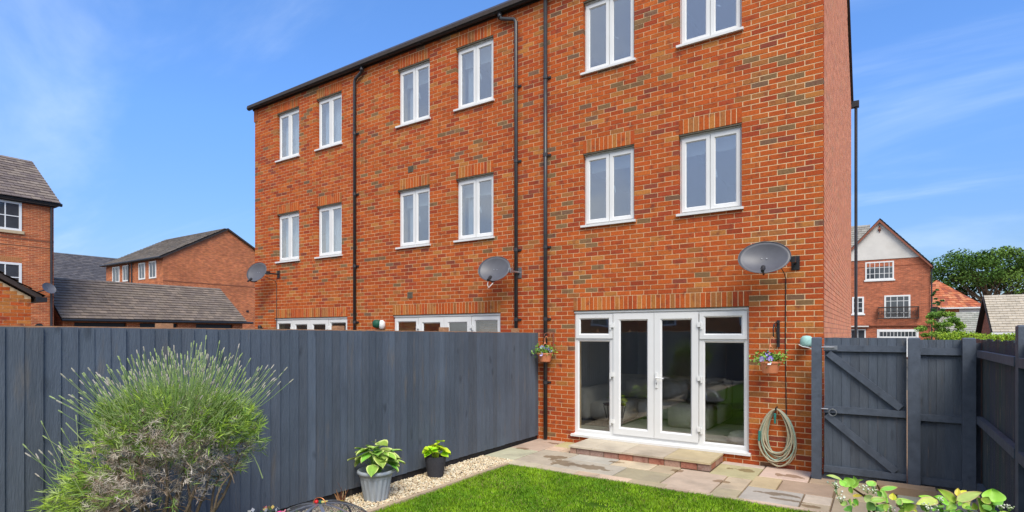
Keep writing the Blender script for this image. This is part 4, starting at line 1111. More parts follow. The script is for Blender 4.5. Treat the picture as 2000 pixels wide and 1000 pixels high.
hosta((-4.80, -2.97, 0), 'lime_hosta', 'small lime green hosta in a dark round pot on the gravel', dark_pot, .25, 20, .15, .14, .20, (0.52, 0.70, 0.03), (0.58, 0.76, 0.04), 5, .17)
m = MB(); m.tube([(-4.70, -4.08, .3), (-4.69, -4.10, .62), (-4.68, -4.10, .665)], [.003, .003, .008], 6, (0.3, 0.3, 0.2)); m.build('flower_stem', M['leaf'], bpy.data.objects['variegated_hosta'])

# dead strappy plant, yellow primula, small weeds by the gravel
dp = thing('dead_plant', 'brown withered strappy plant beside the ribbed grey pot', 'plant', (-4.88, -4.42, 0))
for i in range(11):
    th = random.uniform(0, 6.28); L_ = random.uniform(.10, .26); d_ = Vector((math.cos(th) * .45, math.sin(th) * .45, 1)); b = Vector((-4.86 + random.uniform(-.02, .02), -4.42 + random.uniform(-.03, .03), 0))
    c = random.choice([(0.24, 0.09, 0.045), (0.36, 0.19, 0.09), (0.14, 0.06, 0.035), (0.45, 0.30, 0.15)])
    tip = b + d_.normalized() * L_
    curved_leaf(b, tip, .022, (math.sin(th), -math.cos(th), .2), .1, .3, c).build('leaf', M['leaf'], dp)
yf = thing('yellow_primula', 'tiny yellow flower growing in the gravel left of the grey pot', 'flower', (-4.75, -4.52, 0))
m = MB()
for k in range(14):
    a = k * 2.4; r = .008 + .0022 * k; c = Vector((-4.75 + r * math.cos(a) * .8, -4.52 + r * math.sin(a) * .8, .07 - .0012 * k)); e = Vector((math.cos(a), math.sin(a), .5)) * .016; f = Vector((-math.sin(a), math.cos(a), .1)) * .012
    m.quad(c - f, c + e * .3 - f * 1.2, c + e * 1.1 + f * .2, c + f, (0.80, 0.66, 0.03))
m.build('flower_head', M['petal'], yf); m = MB(); m.tube([(-4.75, -4.52, 0), (-4.75, -4.52, .065)], .003, 5, (.1, .2, .04)); m.build('stem', M['leaf'], yf)
gp = thing('green_seedling', 'small green leafy weed at the edge of the gravel near the fire pit', 'plant', (-4.50, -4.9, 0))
for i in range(9):
    th = random.uniform(0, 6.28); b = Vector((-4.52, -4.75, .0)); tip = b + Vector((math.cos(th) * .09, math.sin(th) * .09, random.uniform(.04, .12)))
    curved_leaf(b, tip, .03, (0, 0, 1), .1, .3, (0.10, 0.24, 0.05)).build('leaf', M['leaf'], gp)

# ------------------------------------------------------------------ lavender
def lavender():
    org = (-4.2, -6.45, 0)
    t = thing('lavender_bush', 'big leggy lavender bush with green stems and grey dead tufts in front of the fence', 'bush', org)
    O = Vector(org); r = Vector((CS, SN, 0)); dpt = Vector((-SN, CS, 0)); up = Vector((0, 0, 1))
    W = lambda u, w, z: O + r * u + dpt * w + up * z
    rs = random.Random(21)
    base = [(-.02, .05), (.12, .0), (-.12, .05)]
    # woody branches
    m = MB(); ends = []
    targets = [(-.85, .52, 1), (-.75, .66, 1), (-.60, .60, 1), (-.55, .78, 1), (-.42, .72, 1), (-.35, .9, 2), (-.25, 1.0, 2), (-.1, 1.05, 2), (.02, 1.1, 2), (.15, 1.08, 2), (.25, 1.0, 2), (.36, .95, 2), (.45, 1.02, 2), (.5, .88, 2), (.3, .86, 2), (0, .9, 2), (-.2, .85, 2), (.1, .85, 1), (-.5, .95, 2)]
    for (u, z, k) in targets:
        b = rs.choice(base); w = rs.uniform(-.3, .3); pts = []
        n = 9; off = rs.uniform(-.1, .1)
        for i in range(n + 1):
            s_ = i / n; uu = b[0] + (u - b[0]) * s_ ** 1.25; zz = z * s_ ** .75 * (1 if z > .7 else .95 + .3 * math.sin(s_ * 3.1))
            pts.append(W(uu + .03 * math.sin(s_ * 9 + off * 40), w * s_ + .03 * math.sin(s_ * 7), zz))
        m.tube(pts, [.017 * (1 - .75 * i / n) for i in range(n + 1)], 6, cap=False); ends.append((u, w, z))
        for q_ in range(5):
            i = rs.randint(4, n); p = pts[i]; e = p + r * rs.uniform(-.14, .14) + up * rs.uniform(-.06, .12) + dpt * rs.uniform(-.14, .14)
            m.tube([p, (p + e) / 2 + up * rs.uniform(-.02, .03), e], [.006, .004, .002], 5, cap=False)
    m.build('woody_stem', M['bark'], t)
    # tufts of needles: each tuft is a spray of narrow leaves
    def in_mass():
        k = rs.random()
        if k < .52: c, R_ = (.03, 0, 1.17), (.49, .40, .23)
        elif k < .66: c, R_ = (.30, 0, 1.08), (.26, .3, .25)
        elif k < .80: c, R_ = (-.12, 0, .82), (.46, .34, .17)
        elif k < .91: c, R_ = (-.52, 0, .70), (.30, .26, .16)
        else: c, R_ = (-.33, 0, .93), (.26, .3, .2)
        while True:
            p = [rs.uniform(-1, 1) for _ in range(3)]
            d2 = sum(v * v for v in p)
            if d2 < 1 and d2 > .12: break
        return [c[i] + R_[i] * p[i] for i in range(3)], p
    P, D, S, C = [], [], [], []
    greens = [(0.24, 0.37, 0.06), (0.34, 0.48, 0.06), (0.17, 0.28, 0.06), (0.36, 0.44, 0.16)]
    deads = [(0.52, 0.44, 0.37), (0.42, 0.34, 0.28), (0.62, 0.54, 0.45), (0.30, 0.22, 0.16)]
    for k in range(2900):
        (u, w, z), p = in_mass()
        low = z - (1.13 + .12 * math.sin(u * 6 + 1) - (.45 if u < -.45 else 0))
        dead = rs.random() < (1 / (1 + math.exp(low * 13))) * .78 + .10
        if u < -.5 and rs.random() < .7: dead = False
        c0 = rs.choice(deads if dead else greens)
        ctr = W(u, w, z); out = (r * (u * 1.0) + dpt * w + up * (z - .75)).normalized()
        n = rs.randint(11, 17); L0 = .045 if dead else .07
        ax = (out + Vector((rs.gauss(0, .35), rs.gauss(0, .35), rs.gauss(0, .3)))).normalized()
        for q_ in range(n):
            f = rs.random(); d_ = (ax * (1.0 if not dead else .35) + Vector((rs.gauss(0, .55), rs.gauss(0, .55), rs.gauss(0, .5)))).normalized()
            pp = ctr + ax * (f * (.10 if not dead else .045))
            P.append(pp + d_ * L0 * .4); D.append(d_); S.append(L0 * rs.uniform(.7, 1.25)); g_ = rs.uniform(.75, 1.25); C.append([v * g_ for v in c0])
    leaf_cloud('foliage', np.array([tuple(p) for p in P]), np.array(S), np.array(C), M['foliage'], t, org, aspect=.075, dirs=np.array([tuple(d_) for d_ in D]))
    # flower stalks
    m = MB(); hd = MB()
    for k in range(520):
        a = rs.uniform(-1.3, 1.08); q_ = rs.random()
        u0 = .06 + .44 * math.sin(a) * rs.uniform(.3, 1.0); z0 = 1.15 + .20 * math.cos(a) * rs.uniform(.3, 1.0); w0 = rs.uniform(-.32, .32)
        if k < 22: u0, z0, a = rs.uniform(-.72, -.45), rs.uniform(.65, .95), rs.uniform(-1.4, -.5)
        Ls = rs.uniform(.20, .44) * (1.0 if a > 0 else .95)
        dirv = (r * math.sin(a) * 1.05 + up * (math.cos(a) * .9 + .25) + dpt * (w0 * 1.1 + rs.gauss(0, .1)) + r * rs.gauss(0, .14)).normalized()
        p0 = W(u0, w0, z0); bend = r * (math.sin(a) * -.03) + up * .03 + Vector((rs.gauss(0, .015), rs.gauss(0, .015), 0))
        p1 = p0 + dirv * Ls * .55 + bend * .3; p2 = p0 + dirv * Ls + bend
        g_ = rs.choice([(0.22, 0.34, 0.09), (0.17, 0.27, 0.08), (0.28, 0.36, 0.14)])
        m.tube([p0, p1, p2], [.0019, .0017, .0014], 4, g_, cap=False)
        dd = (p2 - p1).normalized(); hl = rs.uniform(.022, .045); hc = rs.choice([(0.40, 0.38, 0.28), (0.34, 0.42, 0.18), (0.44, 0.40, 0.33), (0.28, 0.36, 0.15)])
        hd.tube([p2 - dd * .004, p2 + dd * hl * .25, p2 + dd * hl * .5, p2 + dd * hl * .8, p2 + dd * hl], [.0018, .0048, .0038, .0042, .001], 5, hc, cap=False)
    m.build('flower_stalk', M['foliage'], t, kind='stuff'); hd.build('flower_spike', M['foliage'], t, kind='stuff')
    # long straggling shoots at the lower left
    m = MB()
    for (u0, z0, u1, z1) in ((-.7, .72, -1.12, .66), (-.72, .62, -1.18, .60), (-.6, .75, -.86, 1.02), (-.55, .95, -.80, 1.20), (-.65, .6, -1.0, .46), (.5, 1.0, .62, .80), (.45, .9, .62, 1.18)):
        pts = [W(u0 + (u1 - u0) * s_, .05, z0 + (z1 - z0) * s_ ** 1.4 + .03 * math.sin(s_ * 3)) for s_ in (0, .25, .5, .75, 1)]
        m = MB(); m.tube(pts, [.004, .0035, .003, .003, .004], 5, (0.26, 0.33, 0.14), cap=False); m.build('shoot', M['foliage'], t)
lavender()

# ------------------------------------------------------------------ fire pit with mesh dome and its ornament
def at(x, y, Z):
    tt = (x - 1000) / 1083
    return Vector(((-SN + CS * tt) * Z, (CS + SN * tt) * Z - 8.4, 1.85 + (651 - y) * Z / 1083))
fc = at(624, 984, 4.4); 
fpit = thing('fire_pit', 'round fire pit with a grey wire mesh dome lid on the lawn edge', 'fire pit', (fc.x, fc.y, 0))
zt = fc.z; R0 = .46; hh = .26
dome = lambda ph, th: (fc.x + R0 * math.sin(ph) * math.cos(th), fc.y + R0 * math.sin(ph) * math.sin(th), zt - hh * (1 - math.cos(ph)) * 1.1)
m = MB()
for k in range(84):
    th = math.pi * k / 84 * 2; m.tube([dome(ph, th) for ph in np.linspace(.07, 1.5, 12)], .0011, 3, cap=False)
for ph in np.linspace(.05, 1.5, 50): m.tube([dome(ph, th) for th in np.linspace(0, 2 * math.pi, 37)], .0011, 3, cap=False)
m.build('mesh_dome', M['wire'], fpit, kind='stuff')
for k in range(4):
    th = k * math.pi / 4 + .3; m = MB(); pa = [dome(ph, th) for ph in np.linspace(-1.5, 1.5, 25)]
    for i in range(24):
        a, b = Vector(pa[i]), Vector(pa[i + 1]); sd = Vector((-math.sin(th), math.cos(th), 0)) * .012; m.prism([a - sd, b - sd, b + sd, a + sd], (0, 0, .003))
    m.build('dome_strap', M['metal'], fpit)
m = MB(); m.tube([dome(1.5, th) for th in np.linspace(0, 2 * math.pi, 49)], .008, 8, cap=False); m.build('dome_rim', M['wire'], fpit)
m = MB(); m.tube([(fc.x + .05 * math.cos(a), fc.y + .02 * math.cos(a), zt + .0 + .05 * math.sin(a)) for a in np.linspace(-.2, math.pi + .2, 17)], .003, 6); m.build('ring_handle', M['copper'], fpit)
m = MB(); zb = zt - hh * 1.02; m.lathe((fc.x, fc.y, 0), [(0, zb - .2), (.2, zb - .19), (.38, zb - .10), (.46, zb - .0), (.52, zb), (.52, zb - .015), (.46, zb - .02), (.37, zb - .12), (.2, zb - .205), (0, zb - .21)], 40); m.build('bowl', M['wire'], fpit, smooth=True)
for k in range(3):
    m = MB(); a = k * 2.094; m.tube([(fc.x + .3 * math.cos(a), fc.y + .3 * math.sin(a), zb - .12), (fc.x + .38 * math.cos(a), fc.y + .38 * math.sin(a), 0)], .012, 8); m.build('leg', M['black'], fpit)
orn = thing('robin_ornament', 'tiny red and green glazed ornament under the ring handle of the fire pit', 'ornament', (fc.x, fc.y, zt))
m = MB(); q0 = Vector((fc.x, fc.y, zt + .003)); m.lathe(q0 + Vector((-.022, -.012, 0)), [(.006, 0), (.016, .006), (.018, .016), (.010, .026), (0, .03)], 12); m.build('red_part', M['red'], orn, smooth=True)
m = MB(); m.lathe(q0 + Vector((.006, .004, 0)), [(.008, 0), (.016, .006), (.015, .018), (.006, .028), (0, .03)], 12); m.build('green_part', M['green_plastic'], orn, smooth=True)
m = MB(); m.tube([q0 + Vector((.012, .006, .012)), q0 + Vector((.035, .022, .014)), q0 + Vector((.055, .036, .020))], [.010, .009, .003], 8, (0.55, 0.45, 0.12)); m.build('tail', M['leaf'], orn)
# pink bedding flowers at the very bottom
bf = at(520, 1004, 4.3); pk = thing('pink_bedding', 'pink and white bedding flowers in a clump at the foot of the fence', 'flowers', (bf.x, bf.y, 0))
P = np.array([tuple(bf)]) + rng.normal(size=(900, 3)) * np.array([.09, .12, .10]) - np.array([0, 0, .18]); P[:, 2] = np.clip(P[:, 2], .02, bf.z - .005)
leaf_cloud('foliage', P, .035, np.tile((0.09, 0.2, 0.04), (900, 1)), M['leaf'], pk, (bf.x, bf.y, 0), aspect=.6)
m = MB(); m.tube([(bf.x, bf.y, 0), (bf.x, bf.y, bf.z - .15)], .02, 8); m.build('stem', M['bark'], pk)
P = np.array([tuple(bf)]) + rng.uniform(-1, 1, size=(44, 3)) * np.array([.16, .14, .02]); cc = np.array([(0.75, 0.05, 0.25), (0.8, 0.75, 0.7), (0.75, 0.25, 0.3), (0.7, 0.5, 0.15)])[rng.integers(0, 4, 44)]
leaf_cloud('flower', P, .035, cc, M['petal'], pk, (bf.x, bf.y, 0), aspect=1)

# ------------------------------------------------------------------ dogwood shrub in the foreground, lower right
def dogwood():
    root = at(1830, 1000, 1.9); t = thing('dogwood_shrub', 'leafy dogwood shrub with white buds close to the camera at the lower right', 'shrub', (root.x, root.y, 0))
    G1, G2, G3, YL, DK = (0.22, 0.44, 0.05), (0.32, 0.54, 0.07), (0.42, 0.56, 0.13), (0.60, 0.58, 0.05), (0.12, 0.30, 0.04)
    pts = [((215, 190), (75, 138), 36, G3), ((300, 255), (250, 160), 85, G1), ((330, 260), (340, 150), 60, G2), ((365, 205), (432, 182), 18, G2), ((290, 255), (322, 322), 34, DK), ((600, 290), (770, 255), 40, G1),
           ((480, 255), (545, 203), 60, G2), ((650, 375), (600, 268), 40, G1), ((330, 345), (425, 345), 32, YL), ((440, 350), (565, 425), 60, G3), ((715, 385), (722, 315), 42, YL), ((730, 385), (935, 402), 32, G2),
           ((850, 395), (855, 500), 105, G1), ((1135, 392), (970, 342), 42, G2), ((1150, 395), (945, 425), 75, G3), ((1335, 410), (1160, 275), 75, G2), ((1345, 395), (1592, 305), 70, G3), ((1345, 345), (1358, 265), 34, YL), ((1350, 340), (1440, 290), 36, YL),
           ((1250, 420), (1125, 345), 60, G2), ((1660, 500), (1545, 358), 120, G2), ((1705, 410), (1690, 275), 135, G2), ((1690, 435), (1795, 385), 55, G1), ((1600, 395), (1680, 440), 28, G3), ((500, 390), (660, 380), 45, G1), ((880, 450), (960, 500), 30, YL),
           ((600, 350), (560, 290), 36, DK), ((260, 250), (200, 190), 40, G2), ((1320, 420), (1240, 480), 60, G1), ((1400, 420), (1470, 480), 60, G2), ((540, 420), (470, 480), 60, DK), ((620, 430), (660, 500), 70, G2), ((330, 370), (380, 440), 40, DK), ((1000, 480), (1080, 430), 60, G1)]
    rs = random.Random(2)
    for i in range(46):
        bx = rs.choice((320, 480, 560, 640, 820, 1120, 1220, 1320, 1400, 1500, 1600, 1700)) + rs.uniform(-60, 60); by = rs.uniform(400, 560)
        a = rs.uniform(0, 6.28); l_ = rs.uniform(55, 110); pts.append(((bx, by), (bx + l_ * math.cos(a), by + l_ * .6 * math.sin(a) - 10), rs.uniform(28, 60), rs.choice((G1, G2, DK, G1, G3))))
    for (b, tp, w, c) in pts:
        Z = 1.72 + .3 * (b[0] / 2000) + rs.uniform(-.05, .05)
        B = at(1600 + b[0] / 5, 900 + b[1] / 5, Z); T = at(1600 + tp[0] / 5, 900 + tp[1] / 5, Z + rs.uniform(-.04, .03))
        nr = (at(1800, 500, 1) - at(1800, 500, 2)) * .7 + Vector((rs.uniform(-.4, .4), rs.uniform(-.4, .4), .9))
        c = tuple(v * rs.uniform(.85, 1.15) for v in c)
        mg = tuple(v * 1.15 + .03 for v in c) if rs.random() < .6 else (0.5, 0.36, 0.16)
        curved_leaf(B, T, w / 5 / 600 * 1.5, nr, .16, .16, c, mg, 8, 3, .72).build('leaf', M['leaf'], t, smooth=True)
    # lower foliage below the frame and stems
    P = []; n = 700
    for i in range(n):
        a = rs.uniform(1660, 1990); Z = rs.uniform(1.7, 2.3); y = 1000 + rs.random() ** .8 * 330 + 8
        P.append(tuple(at(a, y, Z)))
    cols = np.array([G1, G2, DK, G1])[rng.integers(0, 4, n)]
    leaf_cloud('lower_foliage', np.array(P), rng.uniform(.05, .09, n), cols, M['leaf'], t, (root.x, root.y, 0), aspect=.5)
    stems = [((300, 255), (345, 280), (440, 345), (600, 600)), ((545, 205), (580, 260), (655, 385), (740, 600)), ((855, 395), (800, 450), (820, 650)), ((1340, 400), (1300, 450), (1200, 650)), ((1135, 395), (1200, 430), (1200, 650)), ((1700, 430), (1650, 500), (1500, 700)), ((440, 330), (540, 400), (740, 600))]
    for s_ in stems:
        Zs = 1.74 + .3 * s_[0][0] / 2000; p = [at(1600 + a / 5, 900 + b / 5, Zs + .03 * i) for i, (a, b) in enumerate(s_)] + [Vector((root.x, root.y, .0))]
        m = MB(); m.tube(p, [.0022 + .0009 * i for i in range(len(p))], 6, (0.13, 0.06, 0.04)); m.build('stem', M['leaf'], t)
    for (bx, by, nb) in ((165, 225, 12), (180, 290, 7), (215, 365, 13), (475, 265, 9), (525, 270, 12), (1050, 445, 20), (1120, 440, 9), (1185, 375, 9), (695, 465, 10), (1780, 445, 9), (1855, 455, 12), (560, 320, 6)):
        m = MB(); Zs = 1.70 + .3 * bx / 2000; c0 = at(1600 + bx / 5, 900 + by / 5, Zs)
        for k in range(nb):
            q_ = c0 + Vector((rs.gauss(0, .007), rs.gauss(0, .007), rs.gauss(0, .0045))); rr = rs.uniform(.0022, .0036); cb = rs.choice([(0.62, 0.66, 0.48), (0.50, 0.60, 0.32), (0.70, 0.70, 0.60)])
            m.lathe(q_, [(0, -rr), (rr * .8, -rr * .6), (rr, 0), (rr * .7, rr * .7), (0, rr)], 7, cb); m.tube([c0 - Vector((0, 0, .018)), q_], .0006, 3, (0.2, 0.35, 0.08))
        m.build('flower_bud', M['petal'], t, smooth=True)
dogwood()

# ------------------------------------------------------------------ inside the ground floor room
sf = thing('sofa', 'cream fabric sofa seen through the left panes of the patio doors', 'sofa', (-4.0, 2.6, .17))
def rbox(m, x0, x1, y0, y1, z0, z1, b=.04):
    n = len(m.v)
    for (q_, z) in ((b, z0), (0, z0 + b), (0, z1 - b), (b, z1)):
        m.v += [(x0 + q_, y0 + q_, z), (x1 - q_, y0 + q_, z), (x1 - q_, y1 - q_, z), (x0 + q_, y1 - q_, z)]; m.c += [None] * 4
    for a in (0, 4, 8):
        for i in range(4): m.f.append((n + a + i, n + a + (i + 1) % 4, n + a + 4 + (i + 1) % 4, n + a + 4 + i))
    m.f.append((n + 12, n + 13, n + 14, n + 15)); return m
rbox(MB(), -4.92, -2.4, 2.0, 2.9, .2, .50).build('seat_base', M['sofa'], sf, smooth=True); rbox(MB(), -4.92, -2.4, 2.75, 3.0, .45, .98, .06).build('backrest', M['sofa'], sf, smooth=True)
rbox(MB(), -4.92, -4.66, 1.25, 2.9, .2, .80, .06).build('arm', M['sofa'], sf, smooth=True)
rbox(MB(), -4.64, -3.95, 1.3, 2.2, .2, .55, .06).build('chaise', M['sofa'], sf, smooth=True)
for x in (-4.5, -3.7, -3.0): rbox(MB(), x, x + .55, 2.5, 2.75, .52, .9, .08).build('cushion', M['sofa'], sf, smooth=True)
ot = rbox(MB(), -3.15, -2.45, 1.35, 1.95, .18, .58, .05).build('footstool', M['sofa'], None, smooth=True); tag(ot, 'square cream footstool behind the glass of the patio doors', 'footstool')
tb = thing('side_table', 'small dark wire legged table inside behind the left door pane', 'table', (-4.0, .95, .17))
MB().lathe((-4.0, .95, .56), [(0, 0), (.22, 0), (.22, .025), (0, .025)], 6).build('table_top', M['wood_dark'], tb)
for a in range(3):
    m = MB(); p = lambda r_, z, d_: (-4.0 + r_ * math.cos(a * 2.09 + d_), .95 + r_ * math.sin(a * 2.09 + d_), z); m.tube([p(.2, .56, -.3), p(.12, .175, 0), p(.2, .56, .3)], .006, 6); m.build('leg', M['black'], tb)
pl = thing('house_plant', 'green houseplant on the small table inside the patio doors', 'houseplant', (-3.98, .95, .585))
MB().lathe((-3.98, .95, .585), [(0, 0), (.05, 0), (.07, .10), (.06, .10), (0, .08)], 16).build('pot', M['white_plastic'], pl, smooth=True)
for i in range(16):
    th = i * 2.4; b = Vector((-3.98, .95, .66)); tip = b + Vector((math.cos(th) * .16, math.sin(th) * .16, .10 + .08 * math.sin(i))); curved_leaf(b, tip, .045, (0, 0, 1), .1, .5, (0.28, 0.42, 0.10)).build('leaf', M['leaf'], pl)
rg = MB(); rg.box(-3.9, -1.2, .6, 2.3, .166, .178); tag(rg.build('rug', M['sofa']), 'pale rug on the floor of the room behind the patio doors', 'rug')
cu = MB(); cu.lathe((-1.72, .62, .17), [(.0, 0), (.22, .01), (.27, .07), (.22, .15), (.1, .19), (0, .20)], 20); tag(cu.build('floor_cushion', M['sofa'], smooth=True), 'round cream floor cushion behind the right pane of the patio doors', 'cushion')

# ------------------------------------------------------------------ neighbouring buildings
def tiled(mb, e0, e1, r0, r1, tw, ch, cols, thick=.03):
    """tiles over a roof quad: e0-e1 eave, r0-r1 ridge (may be shorter); tiles are raised wedges"""
    e0, e1, r0, r1 = map(Vector, (e0, e1, r0, r1))
    n_ = (e1 - e0).cross(r0 - e0).normalized()
    if n_.z < 0: n_ = -n_
    sl = (((r0 + r1) / 2) - ((e0 + e1) / 2)).length; rows = max(1, int(sl / ch))
    for i in range(rows):
        a, b = i / rows, (i + 1.12) / rows; b = min(b, 1.0)
        A0, A1 = e0.lerp(r0, a), e1.lerp(r1, a); B0, B1 = e0.lerp(r0, b), e1.lerp(r1, b)
        n = max(1, int(round((A1 - A0).length / tw))); off = .5 * (i % 2)
        for k in range(-1 if off else 0, n):
            s0, s1 = max(0, (k + off + .012) / n), min(1, (k + 1 + off - .012) / n)
            if s1 - s0 < .002: continue
            c = random.choice(cols); f = random.uniform(.93, 1.07); c = tuple(v * f for v in c)
            h = thick * random.uniform(.85, 1.2)
            p0, p1, p2, p3 = A0.lerp(A1, s0) + n_ * h, A0.lerp(A1, s1) + n_ * h, B0.lerp(B1, s1) + n_ * .004, B0.lerp(B1, s0) + n_ * .004
            mb.quad(p0, p1, p2, p3, c); mb.quad(A0.lerp(A1, s0), A0.lerp(A1, s1), p1, p0, c)
GREYT = [(0.21, 0.165, 0.125), (0.18, 0.14, 0.11), (0.24, 0.185, 0.14), (0.19, 0.15, 0.12)]
def far_window(par, o, u, n, w, h, nx, ny, fr=.06, sill=None, org=None, name='window', trans=()):
    """o lower left corner on the wall, u along, n outward"""
    o, u, n = Vector(o), Vector(u), Vector(n); up = Vector((0, 0, 1)); m = MB(); q_ = o - n * .02
    m.obox(q_, u * w, up * fr, n * .06); m.obox(q_ + up * (h - fr), u * w, up * fr, n * .06)
    m.obox(q_ + up * fr, u * fr, up * (h - 2 * fr), n * .058); m.obox(q_ + up * fr + u * (w - fr), u * fr, up * (h - 2 * fr), n * .058)
    for i in range(1, nx): m.obox(q_ + up * fr + u * (w * i / nx - .02), u * .04, up * (h - 2 * fr), n * .054)
    for k in range(1, ny): m.obox(q_ + u * fr + up * (h * k / ny - .018), u * (w - 2 * fr), up * .036, n * .05)
    f = m.build(name, M['upvc_far'], par)
    MB().obox(o + u * fr * .5 + up * fr * .5 - n * .0, u * (w - fr), up * (h - fr), n * .012).build('pane', M['far_glass'], f, org=ORG[par.name])
    if sill: MB().obox(o - u * .08 - up * .12 - n * .02, u * (w + .16), up * .12, n * .09).build('sill', M[sill], f, org=ORG[par.name])
    return f
# left neighbour: three storeys, facing +X
nb = thing('neighbour_house', 'tall brick neighbouring house cut off by the left edge with white windows', 'house', (-31, -3, 0))
xw = -30.55
MB().box(-37.2, xw, -9, .83, -.1, 7.60).build('wall', M['far_brick'], nb)
m = MB(); m.box(xw + .001, xw + .012, -9, .829, 5.86, 5.93); m.box(xw + .001, xw + .010, -9, .829, 5.58, 5.61); m.build('brick_band', M['band'], nb)
rz = 10.05; m = MB(); m.prism([(xw + .2, .95, 7.56), (-33.9, .95, rz), (-37.4, .95, 7.5), (-37.4, .95, 7.4), (xw + .2, .95, 7.46)], (0, -10, 0)); rfm = m.build('roof', M['fascia'], nb)
m = MB(); tiled(m, (xw + .28, -9, 7.60), (xw + .28, 1.0, 7.60), (-33.9, -9, rz + .05), (-33.9, 1.0, rz + .05), .33, .27, [(0.21, 0.165, 0.135), (0.165, 0.13, 0.115), (0.25, 0.20, 0.16)], .035); m.build('roof_tiles', M['tile_grey'], rfm, org=ORG['neighbour_house'], kind='stuff')
m = MB(); m.tube([(xw + .16, -9, 7.55), (xw + .16, 1.08, 7.55)], .075, 8); m.box(xw + .002, xw + .1, -9, .9, 7.42, 7.60); m.build('gutter', M['black'], nb)
m = MB(); m.tube([(xw + .07, .72, 7.4), (xw + .07, .72, 0)], .045, 8); m.build('downpipe', M['pipe'], nb)
far_window(nb, (xw, -1.35, 6.20), (0, 1, 0), (1, 0, 0), 1.07, 1.22, 2, 2, .09, 'stone_sill')
far_window(nb, (xw, -1.35, 3.60), (0, 1, 0), (1, 0, 0), 1.07, 1.24, 2, 2, .09)
m = MB()
for i in range(18): m.obox((xw - .003, -1.38 + i * .062, 4.87), (.012, 0, 0), (0, .05, 0), (0, .0, .21))
m.build('soldier_arch', mat('arch_brick', (0.46, 0.20, 0.075), rough=.85, noise=(20, .2)), nb)
m = MB(); m.tube([(xw, .30, 2.14), (xw + .10, .30, 2.14)], .14, 16); m.build('flue', M['black'], nb)
m = MB(); cdd = Vector((xw + .35, .52, 3.78)); m.lathe(cdd, [(0, 0), (.05, .01), (.20, .05), (.27, .09)], 20)
Rm = Matrix.Translation(cdd) @ Matrix.Rotation(R(62), 4, Vector((-.3, 1, 0))) @ Matrix.Translation(-cdd); m.v = [tuple(Rm @ Vector(p)) for p in m.v]
dn = thing('satellite_dish', 'tiny grey satellite dish on the corner of the left neighbouring house', 'satellite dish', tuple(cdd), 'satellite dishes on the brick walls'); m.build('reflector', M['dish'], dn, smooth=True)
m = MB(); m.tube([cdd, (xw, .2, 3.62)], .03, 6); m.build('bracket', M['black'], dn)

# brick outbuilding in front of it (gable faces +X): bricks are geometry
ob = thing('brick_outbuilding', 'low brick outbuilding gable with bargeboard just over the fence at the left edge', 'outbuilding', (-15, -6.5, 0))
xo = -14.81; yE, zE, yA = -4.31, 2.61, -6.55; sl = .615; zA = zE + (yE - yA) * sl
m = MB(); m.prism([(xo - .006, yE, -.1), (xo - .006, yE, zE), (xo - .006, yA, zA), (xo - .006, 2 * yA - yE, zE), (xo - .006, 2 * yA - yE, -.1)], (-5, 0, 0)); m.build('wall', M['mortar'], ob)
m = MB(); z = 1.6; j = 0
while z < zA:
    y = yE - (.1125 if j % 2 else 0)
    if j % 2 and z < zE - .065: m.box(xo - .1, xo, yE - .1025, yE, z, min(z + .065, zE), PALC[4])
    while y - .215 > 2 * yA - yE:
        top = zE + (yE - y) * sl if y > yA else zA - (yA - y) * sl; top2 = zE + (yE - (y - .215)) * sl if y - .215 > yA else zA - (yA - y + .215) * sl
        if z + .065 < min(top, top2): f = random.uniform(.95, 1.2); m.box(xo - .1, xo, y - .215, y, z, z + .065, tuple(v * f for v in PALC[random.choice((0, 4, 4, 1, 8, 8, 3))]))
        y -= .225
    z += .075; j += 1
m.build('brickwork', M['brick'], ob, kind='stuff')
m = MB(); e = .10
m.prism([(xo + .09, yE + .16, zE - .07), (xo + .09, yA, zA + .06), (xo + .09, 2 * yA - yE, zE), (xo + .09, 2 * yA - yE, zE + .10), (xo + .09, yA, zA + .17), (xo + .09, yE + .16, zE + .03)], (-5.1, 0, 0)); rfo = m.build('roof', M['fascia'], ob)
m = MB(); tiled(m, (xo + .12, yE + .2, zE + .01), (xo - 5, yE + .2, zE + .01), (xo + .12, yA, zA + .18), (xo - 5, yA, zA + .18), .30, .26, GREYT, .035); m.build('roof_tiles', M['tile_grey'], rfo, org=ORG['brick_outbuilding'], kind='stuff')
m = MB(); m.box(xo - 5, xo + .12, yE + .05, yE + .24, zE - .10, zE + .0); m.build('gutter', M['black'], ob)

# garage row
gr = thing('garage_row', 'long low garage row with dark grey tiled roof behind the fence', 'garage', (-34, 5.6, 0))
xg = -31.2; y0g, y1g = 1.35, 9.95; ops = [(1.79, 3.94), (4.53, 6.34), (7.30, 9.37)]
m = MB(); ys_ = [y0g] + [v for o_ in ops for v in o_] + [y1g]
for i in range(0, len(ys_), 2): m.box(xg - .25, xg, ys_[i], ys_[i + 1], -.1, 2.36)
m.box(xg - .25, xg, y0g, y1g, 2.361, 2.58)
m.prism([(xg - .26, y0g, -.1), (xg - .26, y0g, 2.55), (-33.9, y0g, 4.5), (-36.6, y0g, 2.55), (-36.6, y0g, -.1)], (0, .25, 0)); m.prism([(xg - .26, y1g, -.1), (xg - .26, y1g, 2.55), (-33.9, y1g, 4.5), (-36.6, y1g, 2.55), (-36.6, y1g, -.1)], (0, -.25, 0)); m.box(-36.6, -36.4, y0g + .26, y1g - .26, -.1, 2.5)
m.build('wall', M['far_brick'], gr)
for (a, b) in ops: MB().box(xg - .22, xg - .12, a + .002, b - .002, -.1, 2.355).build('garage_door', M['black'], gr)
